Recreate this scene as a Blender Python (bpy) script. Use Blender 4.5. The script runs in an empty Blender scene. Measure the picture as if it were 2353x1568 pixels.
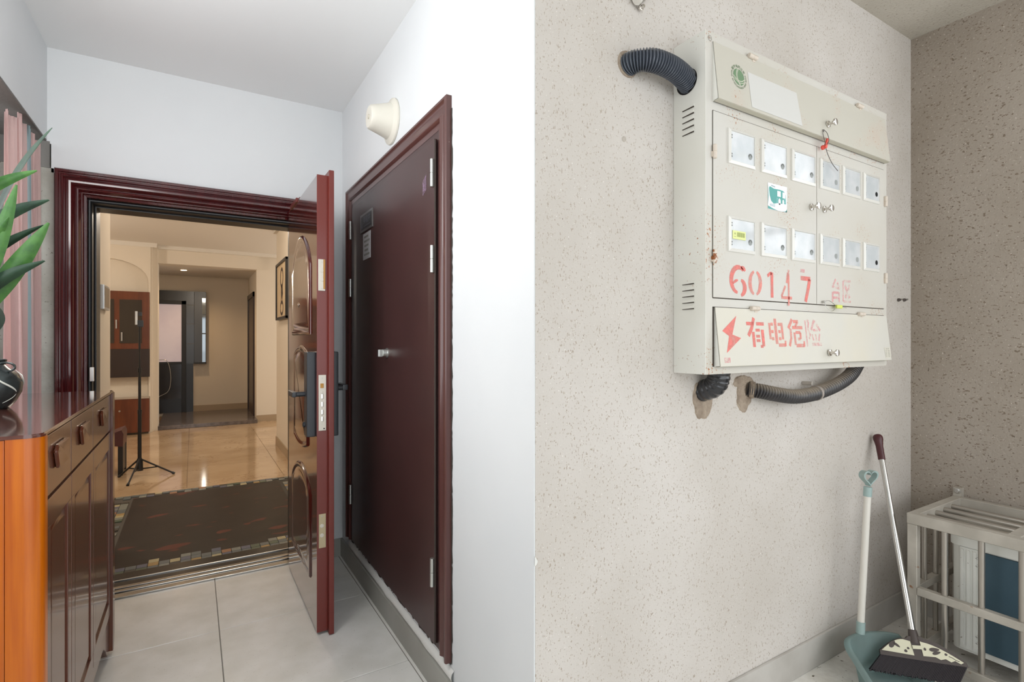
import bpy, bmesh, math, random
from mathutils import Vector, Matrix, Euler
from mathutils import noise as mnoise
from bpy_extras.io_utils import axis_conversion  # noqa
random.seed(7)
sc = bpy.context.scene
COL = sc.collection
pi = math.pi

# ------------------------------------------------------------------ camera
cam = bpy.data.cameras.new('camera')
cam.sensor_width = 36; cam.lens = 1202.3 / 2353 * 36
cam.clip_start = 0.02
co = bpy.data.objects.new('camera', cam); COL.objects.link(co)
co.location = (0, 0, 1.30); co.rotation_euler = (pi/2, 0, -math.radians(31.35))
sc.camera = co

# ------------------------------------------------------------------ world, lights, exposure
w = bpy.data.worlds.new('overcast'); sc.world = w; w.use_nodes = True
bg = w.node_tree.nodes['Background']
bg.inputs[0].default_value = (0.93, 0.97, 1.0, 1); bg.inputs[1].default_value = 1.7

def area(name, loc, rot, sx, sy, e, col):
    l = bpy.data.lights.new(name, 'AREA'); l.shape = 'RECTANGLE'; l.size = sx; l.size_y = sy
    l.energy = e; l.color = col
    o = bpy.data.objects.new(name, l); COL.objects.link(o); o.location = loc; o.rotation_euler = rot
    return o
# daylight from the open gallery behind the photographer
area('gallery_daylight', (0.9, -2.3, 1.75), (pi/2, 0, 0), 3.4, 1.7, 12, (0.95, 0.98, 1.0))
# daylight through the curtained window opening on the left, outside the frame
# gallery window in the far right wall, outside the frame (it shows in the meter box panes)
area('side_window', (3.06, -.38, 1.75), (pi/2, 0, pi/2), 1.5, 1.5, 4.5, (0.97, 0.98, 1.0))
# unseen fill light added above the frame to brighten the vestibule
vl = bpy.data.lights.new('vestibule_fill', 'POINT'); vl.energy = 19; vl.color = (1, .985, .97); vl.shadow_soft_size = .28
vo = bpy.data.objects.new('vestibule_fill', vl); COL.objects.link(vo); vo.location = (-.36, 1.55, 2.10)
area('stair_window', (-1.02, 1.75, 1.60), (pi/2+math.radians(18), 0, -pi/2), 1.9, 1.2, 10, (0.95, 0.97, 1.0))
# living room window out of sight on the right, bouncing into the flat
area('living_window', (3.3, 8.0, 1.5), (pi/2, 0, pi/2), 2.0, 1.6, 42, (1.0, 0.92, 0.82))
# unseen fill lights added to brighten the flat and the dining niche
for nm_, loc_, e_ in (('room_fill', (.25, 5.3, 2.48), 32), ('dining_fill', (-2.1, 7.2, 2.2), 42)):
    pl_ = bpy.data.lights.new(nm_, 'POINT'); pl_.energy = e_; pl_.color = (1.0, .88, .74); pl_.shadow_soft_size = .12
    po_ = bpy.data.objects.new(nm_, pl_); COL.objects.link(po_); po_.location = loc_
sp = bpy.data.lights.new('hall_spot', 'SPOT'); sp.energy = 26; sp.color = (1, .66, .36); sp.spot_size = 2.6; sp.spot_blend = .8; sp.shadow_soft_size = .03
so = bpy.data.objects.new('hall_spot', sp); COL.objects.link(so); so.location = (-.13, 9.87, 2.40)

sc.view_settings.view_transform = 'Standard'
sc.view_settings.look = 'None'
sc.view_settings.gamma = 1
sc.view_settings.use_curve_mapping = False
sc.view_settings.exposure = 0.28

# ------------------------------------------------------------------ materials
def s2l(c):
    return tuple((x/255/12.92 if x/255 <= .04045 else ((x/255+.055)/1.055)**2.4) for x in c)
MATS = {}
def M(name, c, rough=.6, metal=0, spec=.5, coat=0, bump=None, var=None, flecks=None, grain=None, trans=0, emit=None, alpha=1, veins=None, rust=None, fade=None, dust=None):
    """procedural principled material. c in sRGB 0-255."""
    if name in MATS: return MATS[name]
    m = bpy.data.materials.new(name); m.use_nodes = True; MATS[name] = m
    nt = m.node_tree; N = nt.nodes; L = nt.links
    p = N['Principled BSDF']
    base = s2l(c)
    p.inputs['Roughness'].default_value = rough; p.inputs['Metallic'].default_value = metal
    p.inputs['Specular IOR Level'].default_value = spec
    p.inputs['Coat Weight'].default_value = coat; p.inputs['Coat Roughness'].default_value = .08
    p.inputs['Transmission Weight'].default_value = trans
    p.inputs['Alpha'].default_value = alpha
    if emit:
        p.inputs['Emission Color'].default_value = (*s2l(emit[0]), 1); p.inputs['Emission Strength'].default_value = emit[1]
    geo = N.new('ShaderNodeNewGeometry')
    def mapped(scale):
        mp = N.new('ShaderNodeMapping'); L.new(geo.outputs['Position'], mp.inputs['Vector'])
        mp.inputs['Scale'].default_value = scale; return mp.outputs[0]
    def noise(scale, detail=3, sc3=(1, 1, 1), rough_=.5):
        n = N.new('ShaderNodeTexNoise'); n.inputs['Scale'].default_value = scale; n.inputs['Detail'].default_value = detail
        n.inputs['Roughness'].default_value = rough_
        L.new(mapped(sc3), n.inputs['Vector']); return n.outputs['Fac']
    def ramp(fac, a, b, inv=False):
        r = N.new('ShaderNodeMapRange'); L.new(fac, r.inputs[0])
        r.inputs[1].default_value = a; r.inputs[2].default_value = b
        if inv: r.inputs[3].default_value = 1; r.inputs[4].default_value = 0
        return r.outputs[0]
    def mix(fac, a, b):
        x = N.new('ShaderNodeMix'); x.data_type = 'RGBA'
        if isinstance(fac, float): x.inputs[0].default_value = fac
        else: L.new(fac, x.inputs[0])
        for v, i in ((a, 6), (b, 7)):
            if isinstance(v, tuple): x.inputs[i].default_value = (*v, 1)
            else: L.new(v, x.inputs[i])
        return x.outputs[2]
    def mul(a, b):
        x = N.new('ShaderNodeMath'); x.operation = 'MULTIPLY'
        for v, i in ((a, 0), (b, 1)):
            if isinstance(v, float): x.inputs[i].default_value = v
            else: L.new(v, x.inputs[i])
        return x.outputs[0]
    col = base
    if var:      # (color2, scale, lo, hi)
        col = mix(ramp(noise(var[1], 4), var[2], var[3]), col, s2l(var[0]))
    if grain:    # (color2, scale3, lo, hi)
        col = mix(ramp(noise(1.0, 5, grain[1], .6), grain[2], grain[3]), col, s2l(grain[0]))
    if veins:    # (color2, scale, width)
        n = noise(veins[1], 6, (1, 1, 1), .6)
        a = N.new('ShaderNodeMath'); a.operation = 'SUBTRACT'; L.new(n, a.inputs[0]); a.inputs[1].default_value = .5
        b = N.new('ShaderNodeMath'); b.operation = 'ABSOLUTE'; L.new(a.outputs[0], b.inputs[0])
        col = mix(ramp(b.outputs[0], 0, veins[2], True), col, s2l(veins[0]))
    if flecks:   # list of (color, scale, thr, stretch3)
        for fc, fs, th, st in flecks:
            col = mix(ramp(noise(fs, 1.5, st), th, th + .035), col, s2l(fc))
    if dust:     # dust settled on upward faces: (color, lo, hi)
        sx = N.new('ShaderNodeSeparateXYZ'); L.new(geo.outputs['Normal'], sx.inputs[0])
        ad = N.new('ShaderNodeMath'); ad.operation = 'MULTIPLY_ADD'; L.new(noise(28, 4), ad.inputs[0]); ad.inputs[1].default_value = .5; L.new(sx.outputs['Z'], ad.inputs[2])
        col = mix(ramp(ad.outputs[0], dust[1], dust[2]), col, s2l(dust[0]))
    if rust:     # (color, fine scale, thr) masked by a coarse noise
        f = mul(ramp(noise(rust[1], 2), rust[2], rust[2] + .03), ramp(noise(5, 2), .52, .66))
        col = mix(f, col, s2l(rust[0]))
    if not isinstance(col, tuple): L.new(col, p.inputs['Base Color'])
    else: p.inputs['Base Color'].default_value = (*col, 1)
    if bump:     # (scale, strength, distance)
        bn = N.new('ShaderNodeBump'); bn.inputs['Strength'].default_value = bump[1]; bn.inputs['Distance'].default_value = bump[2]
        L.new(noise(bump[0], 4, bump[3] if len(bump) > 3 else (1, 1, 1)), bn.inputs['Height']); L.new(bn.outputs[0], p.inputs['Normal'])
    if fade:     # worn paint: alpha by noise (scale, lo, hi, floor)
        r = N.new('ShaderNodeMapRange'); L.new(noise(fade[0], 5, (1, 1, 1), .7), r.inputs[0])
        r.inputs[1].default_value = fade[1]; r.inputs[2].default_value = fade[2]; r.inputs[3].default_value = fade[3]; r.inputs[4].default_value = fade[4]
        L.new(r.outputs[0], p.inputs['Alpha'])
    return m

white = M('white_paint', (225, 227, 228), .75, var=((216, 219, 221), 1.3, .35, .75), bump=(60, .08, .003))
soffitw = M('white_ceiling_paint', (235, 236, 236), .85)
plaster_fl = [((172, 160, 147), 210, .65, (1, 1, .5)), ((186, 176, 164), 150, .65, (.5, 1, 1)), ((226, 221, 215), 150, .69, (1, 1, 1)), ((128, 116, 104), 150, .735, (1, 1, .6))]
speck = M('speckled_render', (211, 205, 199), .85, var=((198, 191, 183), 2.2, .35, .7), flecks=plaster_fl, bump=(150, .35, .004))
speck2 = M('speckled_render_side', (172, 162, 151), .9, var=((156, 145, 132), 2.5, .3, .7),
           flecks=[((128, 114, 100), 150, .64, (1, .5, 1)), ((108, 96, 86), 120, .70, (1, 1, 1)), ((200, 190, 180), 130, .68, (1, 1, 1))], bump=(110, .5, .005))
rawcem = M('raw_cement', (168, 166, 158), .95, var=((146, 143, 134), 7, .35, .7), flecks=[((110, 106, 98), 90, .68, (1, 1, 1))], bump=(70, .7, .006))
darkcem = M('dark_cement', (118, 116, 112), .95, bump=(80, .5, .004))
patchm = M('cement_patch', (176, 160, 142), .95, var=((150, 134, 118), 30, .35, .65), bump=(120, 1, .008))
tilem = M('light_floor_tile', (236, 235, 231), .2, spec=.4, var=((218, 217, 210), 6, .3, .7), flecks=[((200, 198, 190), 140, .70, (1, 1, 1))])
groutm = M('grout', (120, 116, 108), .9)
skirtm = M('grey_skirting', (168, 167, 160), .45, var=((156, 154, 146), 5, .3, .7))
conc = M('painted_concrete_floor', (234, 231, 225), .8, var=((206, 201, 192), 9, .38, .68), flecks=[((120, 112, 100), 45, .68, (1, 1, 1))], bump=(40, .4, .006))
marble = M('beige_marble', (196, 170, 138), .09, spec=.6, var=((176, 148, 116), 2.4, .35, .7), veins=((166, 136, 104), 1.3, .008))
iwall = M('warm_white_paint', (222, 212, 196), .8)
iceil = M('warm_ceiling_paint', (222, 216, 206), .85)
redfr = M('mahogany_frame', (78, 22, 24), .16, coat=.8, grain=((62, 14, 18), (22, 22, 2), .35, .7))
redleaf = M('mahogany_leaf', (80, 30, 22), .13, coat=1, grain=((72, 24, 20), (18, 18, 1.6), .35, .7))
rededge = M('red_brown_leaf_edge', (108, 34, 24), .38, coat=.25, flecks=[((200, 150, 120), 160, .80, (1, 1, 1))])
blackrub = M('black_gasket', (24, 26, 28), .4)
steel = M('steel', (190, 188, 184), .3, metal=1)
steelsill = M('steel_sill', (178, 176, 172), .22, metal=1, bump=(30, .15, .002, (1, 12, 1)))
darksill = M('dark_sill', (30, 26, 24), .25)
platem = M('strike_plate', (206, 200, 188), .4, metal=.5)
brass = M('brass_patina', (176, 132, 70), .45, metal=.5)
blackpl = M('black_plastic', (38, 41, 46), .35)
closetm = M('maroon_closet_paint', (72, 46, 44), .38, coat=.08, var=((64, 41, 39), 3, .3, .7))
closetf = M('maroon_closet_frame', (88, 54, 50), .34, coat=.25, flecks=[((196, 176, 160), 130, .80, (1, 1, 1))])
chalk = M('ragged_white_filler', (228, 228, 224), .9, bump=(60, .6, .004))
grime = M('dark_gap', (60, 52, 46), .9)
hingest = M('hinge_steel', (206, 208, 204), .3, metal=.85)
coneM = M('cream_plastic', (218, 214, 202), .45)
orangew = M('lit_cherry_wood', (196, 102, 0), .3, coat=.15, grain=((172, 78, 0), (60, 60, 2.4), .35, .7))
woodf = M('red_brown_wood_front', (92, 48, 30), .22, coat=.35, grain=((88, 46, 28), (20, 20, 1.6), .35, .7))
woodtop = M('dark_wood_top', (104, 56, 44), .12, coat=1, grain=((78, 38, 30), (20, 2, 20), .35, .7))
curtP = M('pink_curtain_cloth', (244, 218, 214), .9, grain=((234, 200, 198), (8, 8, 1.2), .4, .75), bump=(300, .4, .002))
curtT = M('teal_curtain_cloth', (186, 208, 212), .9, bump=(300, .4, .002))
leafA = M('mid_green_leaf', (66, 110, 48), .4, grain=((42, 82, 38), (30, 30, 30), .4, .7))
leafB = M('dark_green_leaf', (34, 62, 42), .4, grain=((22, 44, 32), (30, 30, 30), .4, .7))
vaseM = M('black_glazed_ceramic', (36, 42, 42), .25, var=((52, 60, 60), 20, .4, .7))
vaseL = M('white_glaze_line', (220, 224, 214), .4)
boxm = M('cream_box_paint', (207, 204, 197), .5, var=((202, 197, 186), 2.5, .35, .7), rust=((170, 108, 62), 150, .62), flecks=[((150, 138, 124), 120, .80, (1, 1, 1))])
boxside = M('cream_box_paint_side', (228, 227, 220), .55, var=((218, 216, 206), 3, .35, .7), rust=((160, 110, 76), 120, .68))
flapm = M('cream_flap_paint', (200, 196, 184), .5, var=((204, 188, 174), 5, .55, .8), rust=((176, 120, 80), 140, .66))
flaplow = M('cream_lower_flap_paint', (210, 207, 198), .5, var=((214, 208, 192), 4, .35, .7))
flapedge = M('flap_return_edge', (196, 192, 176), .5)
holeM = M('dark_hole', (16, 16, 17), .9)
slotM = M('dark_slot', (70, 62, 54), .9)
hingeC = M('cream_painted_hinge', (216, 204, 190), .5, rust=((150, 90, 50), 80, .5))
rimM = M('clear_plastic_rim', (230, 228, 222), .22, coat=.4)
paneM = M('pale_sheen_pane', (226, 231, 234), .08, spec=.6, coat=.5, alpha=.6, var=((244, 246, 248), 14, .4, .65))  # whitish tint and mottling paint in the bright window reflected by the panes
meterM = M('meter_face', (226, 228, 226), .4)
meterD = M('meter_display', (168, 176, 182), .4)
meterY = M('meter_yellow_note', (222, 216, 176), .6)
holeG = M('grey_window_hole', (150, 154, 152), .6)
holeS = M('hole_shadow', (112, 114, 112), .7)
redp = M('faded_red_paint', (238, 148, 138), .7, fade=(35, .30, .60, .25, .85))
redp2 = M('faint_pink_paint', (240, 166, 170), .7, fade=(40, .36, .66, .0, .75))
redp3 = M('strong_red_paint', (236, 130, 122), .7, fade=(30, .30, .60, .35, .95))
greenE = M('green_emblem_print', (112, 142, 108), .6)
greyT = M('grey_green_print', (128, 144, 118), .7)
creamL = M('cream_print', (214, 212, 196), .6)
paperM = M('whiter_paper', (212, 211, 207), .6)
tealS = M('teal_print', (84, 164, 158), .5)
tealL = M('pale_teal_print', (150, 202, 204), .5)
stickW = M('sticker_white', (240, 244, 246), .4)
yelS = M('yellow_green_label', (226, 232, 158), .6)
olive = M('olive_print', (170, 178, 112), .6)
labelG = M('beige_plate', (212, 208, 194), .5)
greyink = M('grey_ink', (140, 138, 130), .7)
chrome = M('chrome', (214, 210, 204), .15, metal=1)
sealR = M('red_seal', (232, 84, 68), .4)
sealY = M('yellow_green_seal', (212, 222, 96), .4)
wireM = M('grey_wire', (92, 86, 80), .5)
ductM = M('grey_black_corrugated_plastic', (78, 84, 94), .3, coat=.3, dust=((206, 202, 194), .75, 1.15))
ductM2 = M('dusty_black_corrugated_plastic', (58, 56, 58), .35, coat=.2, dust=((160, 148, 134), .35, .95))
ductB = M('black_taped_duct', (26, 28, 34), .22, coat=.5, bump=(60, .8, .006))
cageM = M('weathered_galvanised_steel', (176, 170, 160), .5, metal=.25, var=((196, 190, 180), 9, .4, .7), flecks=[((150, 112, 84), 22, .72, (1, 1, 1))])
barM = M('stainless_bar', (176, 170, 162), .3, metal=.8)
acW = M('white_enamel', (228, 228, 222), .4, flecks=[((176, 170, 160), 60, .72, (1, 1, 1))])
acT = M('dark_teal_panel', (58, 84, 98), .6, bump=(200, .3, .002))
panT = M('teal_plastic', (158, 182, 180), .45, var=((150, 166, 162), 8, .35, .7))
hndW = M('white_plastic_pole', (222, 218, 210), .4)
broomS = M('polished_broom_pole', (206, 204, 200), .18, metal=1)
gripM = M('maroon_plastic_grip', (74, 30, 34), .3)
broomD = M('dark_brown_plastic', (76, 66, 62), .5)
creamP = M('cream_plastic_inlay', (222, 218, 192), .5)
bristleM = M('dark_bristles', (42, 36, 40), .7)
blackI = M('black_metal', (22, 22, 24), .4)
brownC = M('brown_cabinet_wood', (112, 60, 34), .3, grain=((84, 42, 24), (12, 12, 1.5), .35, .7))
darkC = M('dark_cabinet_interior', (44, 32, 28), .4)
glassD = M('dark_cabinet_glass', (52, 46, 42), .08, coat=.5)
darktile = M('dark_wall_tile', (58, 60, 62), .2)
darktile2 = M('dark_wall_tile_lower', (36, 38, 42), .25)
mirrorM = M('mirror', (120, 124, 126), .05, metal=1)
frost = M('frosted_glass', (206, 196, 200), .4, emit=((206, 192, 196), .25), var=((190, 176, 182), 2, .4, .7))  # faint emission stands in for bathroom light coming through the glass
darkwood = M('dark_door_wood', (46, 26, 22), .3)
slabM = M('grey_granite', (110, 100, 96), .18, var=((86, 78, 76), 20, .4, .7))
rugM = M('dark_slate_floor', (46, 39, 36), .42, spec=.25, var=((36, 31, 28), 5, .35, .7), flecks=[((92, 46, 38), 5, .62, (1, 1.6, 1))])
picM = M('beige_mat', (206, 184, 150), .6)
picD = M('dark_ink', (70, 54, 44), .7)
picL = M('pale_ink', (170, 146, 118), .7)
lampE = M('lit_downlight', (255, 230, 190), .4, emit=((255, 222, 170), 14))
silverP = M('silver_plastic', (196, 198, 198), .3, metal=.4)
intG = M('brown_grey_screen', (140, 124, 104), .4)
maroonS = M('maroon_seat', (80, 40, 38), .4)
signR = M('grey_sign_rim', (124, 122, 120), .3, metal=.5)
signD = M('dark_sign_face', (42, 42, 44), .3)
signI = M('sign_light_print', (116, 118, 126), .5)
noteW = M('white_note', (206, 206, 208), .6)
purpleI = M('purple_ink', (150, 124, 148), .7, fade=(120, .42, .58, .1, .8))
mosc = [M('mosaic_' + n, c, .35) for n, c in (('slate', (96, 104, 106)), ('grey', (124, 128, 122)), ('sand', (176, 166, 130)), ('blue', (90, 94, 112)), ('rust', (150, 108, 80)), ('green', (78, 92, 76)), ('ochre', (160, 132, 84)), ('dark', (60, 58, 54)))]

# ------------------------------------------------------------------ mesh helpers
class MB:
    def __init__(s): s.bm = bmesh.new()
    def box(s, x0, x1, y0, y1, z0, z1, bev=0, seg=2):
        r = bmesh.ops.create_cube(s.bm, size=1)
        vs = r['verts']
        for v in vs:
            v.co = Vector(((x0+x1)/2 + v.co.x*(x1-x0), (y0+y1)/2 + v.co.y*(y1-y0), (z0+z1)/2 + v.co.z*(z1-z0)))
        if bev:
            es = {e for v in vs for e in v.link_edges}
            bmesh.ops.bevel(s.bm, geom=list(es), offset=bev, segments=seg, profile=.6, affect='EDGES')
        return s
    def obox(s, c, ax, ay, az, hx, hy, hz, bev=0):
        """oriented box: centre, three unit axes, half sizes"""
        r = bmesh.ops.create_cube(s.bm, size=2)
        c = Vector(c)
        for v in r['verts']: v.co = c + Vector(ax)*v.co.x*hx + Vector(ay)*v.co.y*hy + Vector(az)*v.co.z*hz
        if bev:
            es = {e for v in r['verts'] for e in v.link_edges}
            bmesh.ops.bevel(s.bm, geom=list(es), offset=bev, segments=2, profile=.6, affect='EDGES')
        return s
    def tube(s, pts, rad, n=12, cap=True, up=None):
        pts = [Vector(p) for p in pts]
        rad = rad if isinstance(rad, (list, tuple)) else [rad]*len(pts)
        t0 = (pts[1]-pts[0]).normalized()
        a = Vector((0, 0, 1)) if abs(t0.z) < .9 else Vector((1, 0, 0))
        nrm = t0.cross(a).normalized(); rings = []
        for i, p in enumerate(pts):
            t = (pts[min(i+1, len(pts)-1)] - pts[max(i-1, 0)]).normalized()
            nrm = (nrm - t*nrm.dot(t)).normalized(); b = t.cross(nrm)
            rings.append([s.bm.verts.new(p + (nrm*math.cos(2*pi*k/n) + b*math.sin(2*pi*k/n))*rad[i]) for k in range(n)])
        for i in range(len(rings)-1):
            for k in range(n):
                s.bm.faces.new((rings[i][k], rings[i][(k+1) % n], rings[i+1][(k+1) % n], rings[i+1][k]))
        if cap:
            s.bm.faces.new(rings[0][::-1]); s.bm.faces.new(rings[-1])
        return s
    def lathe(s, prof, c, axis, n=24):
        """prof: (distance along axis, radius)"""
        c = Vector(c); ax = Vector(axis).normalized()
        pts = [c + ax*d for d, r in prof]
        a = Vector((0, 0, 1)) if abs(ax.z) < .9 else Vector((1, 0, 0))
        u = ax.cross(a).normalized(); v = ax.cross(u); rings = []
        for (d, r), p in zip(prof, pts):
            rings.append([s.bm.verts.new(p + (u*math.cos(2*pi*k/n)+v*math.sin(2*pi*k/n))*max(r, 1e-4)) for k in range(n)])
        for i in range(len(rings)-1):
            for k in range(n):
                s.bm.faces.new((rings[i][k], rings[i][(k+1) % n], rings[i+1][(k+1) % n], rings[i+1][k]))
        s.bm.faces.new(rings[0][::-1]); s.bm.faces.new(rings[-1])
        return s
    def prism(s, poly, fn, d0, d1):
        """poly (a,b) list; fn(a,b,d)->xyz; solid between depths d0 and d1"""
        A = [s.bm.verts.new(fn(a, b, d0)) for a, b in poly]; B = [s.bm.verts.new(fn(a, b, d1)) for a, b in poly]
        n = len(poly)
        fs = [s.bm.faces.new(A), s.bm.faces.new(B[::-1])]
        for i in range(n): s.bm.faces.new((A[i], B[i], B[(i+1) % n], A[(i+1) % n]))
        for f in fs: f.normal_update()
        bmesh.ops.triangulate(s.bm, faces=[f for f in fs if len(f.verts) > 4])
        return s
    def grid(s, fn, nu, nv, closeu=False):
        V = [[s.bm.verts.new(fn(i/nu, j/nv)) for j in range(nv+1)] for i in range(nu if closeu else nu+1)]
        for i in range(nu):
            for j in range(nv):
                i2 = (i+1) % nu if closeu else i+1
                s.bm.faces.new((V[i][j], V[i2][j], V[i2][j+1], V[i][j+1]))
        return s
    def thick(s, t):
        r = bmesh.ops.solidify(s.bm, geom=s.bm.faces[:], thickness=t); return s
    def build(s, name, mat, parent=None, xf=None, kind=None, label=None, ang=35):
        bm = s.bm
        if xf is not None: bmesh.ops.transform(bm, matrix=xf, verts=bm.verts[:])
        bmesh.ops.recalc_face_normals(bm, faces=bm.faces[:])
        for f in bm.faces: f.smooth = True
        th = math.radians(ang)
        for e in bm.edges:
            e.smooth = len(e.link_faces) == 2 and e.calc_face_angle(0) < th
        nf = len(bm.faces)
        me = bpy.data.meshes.new(name); bm.to_mesh(me); bm.free(); me.materials.append(mat)
        o = link(name, me, parent, kind, label)
        if nf < 9000:
            wn = o.modifiers.new('wn', 'WEIGHTED_NORMAL'); wn.keep_sharp = True; wn.weight = 90
        return o
def world_loc(o):
    v = Vector((0, 0, 0))
    while o is not None: v = v + o.location; o = o.parent
    return v
def link(name, data, parent=None, kind=None, label=None):
    o = bpy.data.objects.new(name, data); COL.objects.link(o)
    if parent is not None:
        o.parent = parent
        r = parent
        while r.parent is not None: r = r.parent
        if parent is r and r.type == 'EMPTY': o.matrix_parent_inverse = Matrix.Translation(-r.location)
    if kind: o['kind'] = kind
    if label: o['label'] = label
    return o
def thing(name, label, cat, loc, group=None):
    o = bpy.data.objects.new(name, None); COL.objects.link(o); o.location = loc; o.empty_display_size = .1
    o['label'] = label; o['category'] = cat
    if group: o['group'] = group
    return o
def tag(o, label, cat, group=None):
    o['label'] = label; o['category'] = cat
    if group: o['group'] = group
    return o
def struct(name, mb, mat, label=None):
    o = mb.build(name, mat); o['kind'] = 'structure'
    if label: o['label'] = label
    return o
def arc(cx, cy, r, a0, a1, n=12, ry=None):
    ry = r if ry is None else ry
    return [(cx + r*math.cos(math.radians(a0+(a1-a0)*i/n)), cy + ry*math.sin(math.radians(a0+(a1-a0)*i/n))) for i in range(n+1)]
def ribbon(mb, pts, wid, fn, d):
    """flat stroke with width(s) along a 2D polyline, mapped by fn(a,b,d)"""
    P = [Vector(p) for p in pts]; n = len(P)
    wd = wid if isinstance(wid, (list, tuple)) else [wid]*n
    prev = None
    for i, p in enumerate(P):
        t = (P[min(i+1, n-1)] - P[max(i-1, 0)]).normalized(); q = Vector((-t.y, t.x))*wd[i]/2
        a = mb.bm.verts.new(fn(p.x+q.x, p.y+q.y, d)); b = mb.bm.verts.new(fn(p.x-q.x, p.y-q.y, d))
        if prev: mb.bm.faces.new((prev[0], prev[1], b, a))
        prev = (a, b)
def flat(mb, poly, fn, d):
    f = mb.bm.faces.new([mb.bm.verts.new(fn(a, b, d)) for a, b in poly])
    f.normal_update()
    if len(f.verts) > 4: bmesh.ops.triangulate(mb.bm, faces=[f])
def text_into(mb, body, size, fn, d, cx=0, cy=0, rot=0, bold=0, sx=1, align='CENTER'):
    cu = bpy.data.curves.new('t', 'FONT'); cu.body = body; cu.size = size; cu.offset = bold; cu.align_x = align; cu.align_y = 'CENTER'; cu.resolution_u = 3
    o = bpy.data.objects.new('t', cu); COL.objects.link(o)
    bpy.context.view_layer.update()
    me = o.evaluated_get(bpy.context.evaluated_depsgraph_get()).to_mesh()
    c, s_ = math.cos(rot), math.sin(rot)
    vs = [mb.bm.verts.new(fn(cx + (v.co.x*sx*c - v.co.y*s_), cy + (v.co.x*sx*s_ + v.co.y*c), d)) for v in me.vertices]
    for p in me.polygons:
        try: mb.bm.faces.new([vs[i] for i in p.vertices])
        except ValueError: pass
    o.evaluated_get(bpy.context.evaluated_depsgraph_get()).to_mesh_clear()
    bpy.data.objects.remove(o); bpy.data.curves.remove(cu)
def smooth_path(pts, n=40):
    """Catmull-Rom through pts"""
    P = [Vector(p) for p in pts]; P = [P[0]*2-P[1]] + P + [P[-1]*2-P[-2]]; out = []
    seg = len(P)-3
    for i in range(n+1):
        u = i/n*seg; k = min(int(u), seg-1); t = u-k
        a, b, c, d = P[k:k+4]
        out.append(.5*((2*b) + (c-a)*t + (2*a-5*b+4*c-d)*t*t + (3*b-a-3*c+d)*t**3))
    return out
B = lambda *a, **k: MB().box(*a, **k)

# ================================================================== SETTING: gallery outside the flat
XB = .7755   # face of the white return wall (runs along Y)
YA = 3.255   # face of the entry wall
YD = 1.16    # face of the speckled wall
XC = 2.970   # face of the far right wall
ZC = 2.69    # white ceiling
fl = struct('floor', B(-1.2, 3.2, -2.4, 3.28, -.12, -.003), groutm)
cfl = struct('floor_concrete', B(XB+.005, XC+.1, -2.4, YD+.05, -.06, 0), conc)
# floor tiles, 65 cm, each its own piece sharing one mesh
tm = MB().box(-.3235, .3235, -.3235, .3235, -.01, 0, bev=.0015, seg=1)
t0 = tm.build('tile', tilem, fl); first = True
for i in range(-1, 2):
    for j in range(-3, 5):
        cx, cy = .10 + .65*i - .325, 2.04 + .65*(j-1) - .325
        if cx > .7: continue
        if cy > 3.3 or cy < -2: continue
        if cx + .325 > XB + .02 or cx > .3: continue
        o = t0 if first else t0.copy()
        if not first: COL.objects.link(o)
        first = False; o.location = (cx, cy, 0)
last = [(.10+.325, 2.04 + .65*(j-1) - .325) for j in range(-3, 5)]
for cx, cy in last:
    if -2 < cy < 3.3:
        o = t0.copy(); COL.objects.link(o); o.location = (cx, cy, 0)
sl = MB().box(.7515, XB+.005, -2.3, YA, -.01, 0); sl.build('tile_strip', tilem, fl)
# walls
wa = MB()
wa.box(-.575, .9, YA, 3.5, 2.10, ZC+.1); wa.box(.62, .9, YA, 3.5, 0, 2.10); wa.box(-1.2, -.575, YA, 3.5, 2.235, ZC+.1)
struct('wall_back', wa, white)
struct('wall_back_left', B(-1.2, -.565, YA, 3.5, 0, 2.12), rawcem)
struct('trim_1', B(-.80, -.580, YA-.004, YA+.01, 2.12, 2.245), darkcem, 'strip of darker bare cement under the beam')
struct('wall_middle', B(XB, .86, YD+.001, YA, 0, ZC+.1), white)
struct('wall_right', B(XB+.004, XC+.1, YD, YD+.1, 0, 2.85), speck)
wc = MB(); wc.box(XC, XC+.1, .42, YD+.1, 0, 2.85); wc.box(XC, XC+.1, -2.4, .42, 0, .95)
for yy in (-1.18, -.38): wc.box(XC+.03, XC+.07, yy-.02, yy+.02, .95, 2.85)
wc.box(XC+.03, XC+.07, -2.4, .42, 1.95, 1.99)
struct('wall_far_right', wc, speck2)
struct('ceiling', B(-1.2, .9, -2.4, 3.5, ZC, ZC+.1), soffitw)
struct('ceiling_right', B(.9, XC+.1, -2.4, YD+.1, 2.76, 2.86), M('speckled_ceiling', (204, 198, 187), .9, var=((188, 182, 170), 2.5, .3, .7), flecks=[((160, 148, 134), 150, .65, (1, .5, 1)), ((140, 128, 116), 120, .72, (1, 1, 1))], bump=(110, .5, .005)))
struct('beam', B(-1.2, -.59, -.4, YA, 2.25, ZC+.05), white)
struct('trim_2', B(-1.19, -.592, -.39, YA-.002, 2.244, 2.2505), darkcem, 'dark bare underside of the white beam')
wl = MB(); wl.box(-1.2, -1.05, -2.4, 3.3, 0, .92); wl.box(-1.2, -1.05, 2.75, 3.3, .92, 2.25); wl.box(-1.2, -1.05, -2.4, .35, .92, 2.75)  # near stretch added out of view to block daylight from the white wall
struct('wall_left', wl, rawcem)
struct('baseboard_middle', B(XB-.014, XB, YD-.0, YA, 0, .105, bev=.002), skirtm)
struct('baseboard_back', B(.645, XB-.014, YA-.014, YA, 0, .105, bev=.002), skirtm)
bb = MB(); bb.box(XB+.004, XC, YD-.012, YD, 0, .118, bev=.004)
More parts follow.
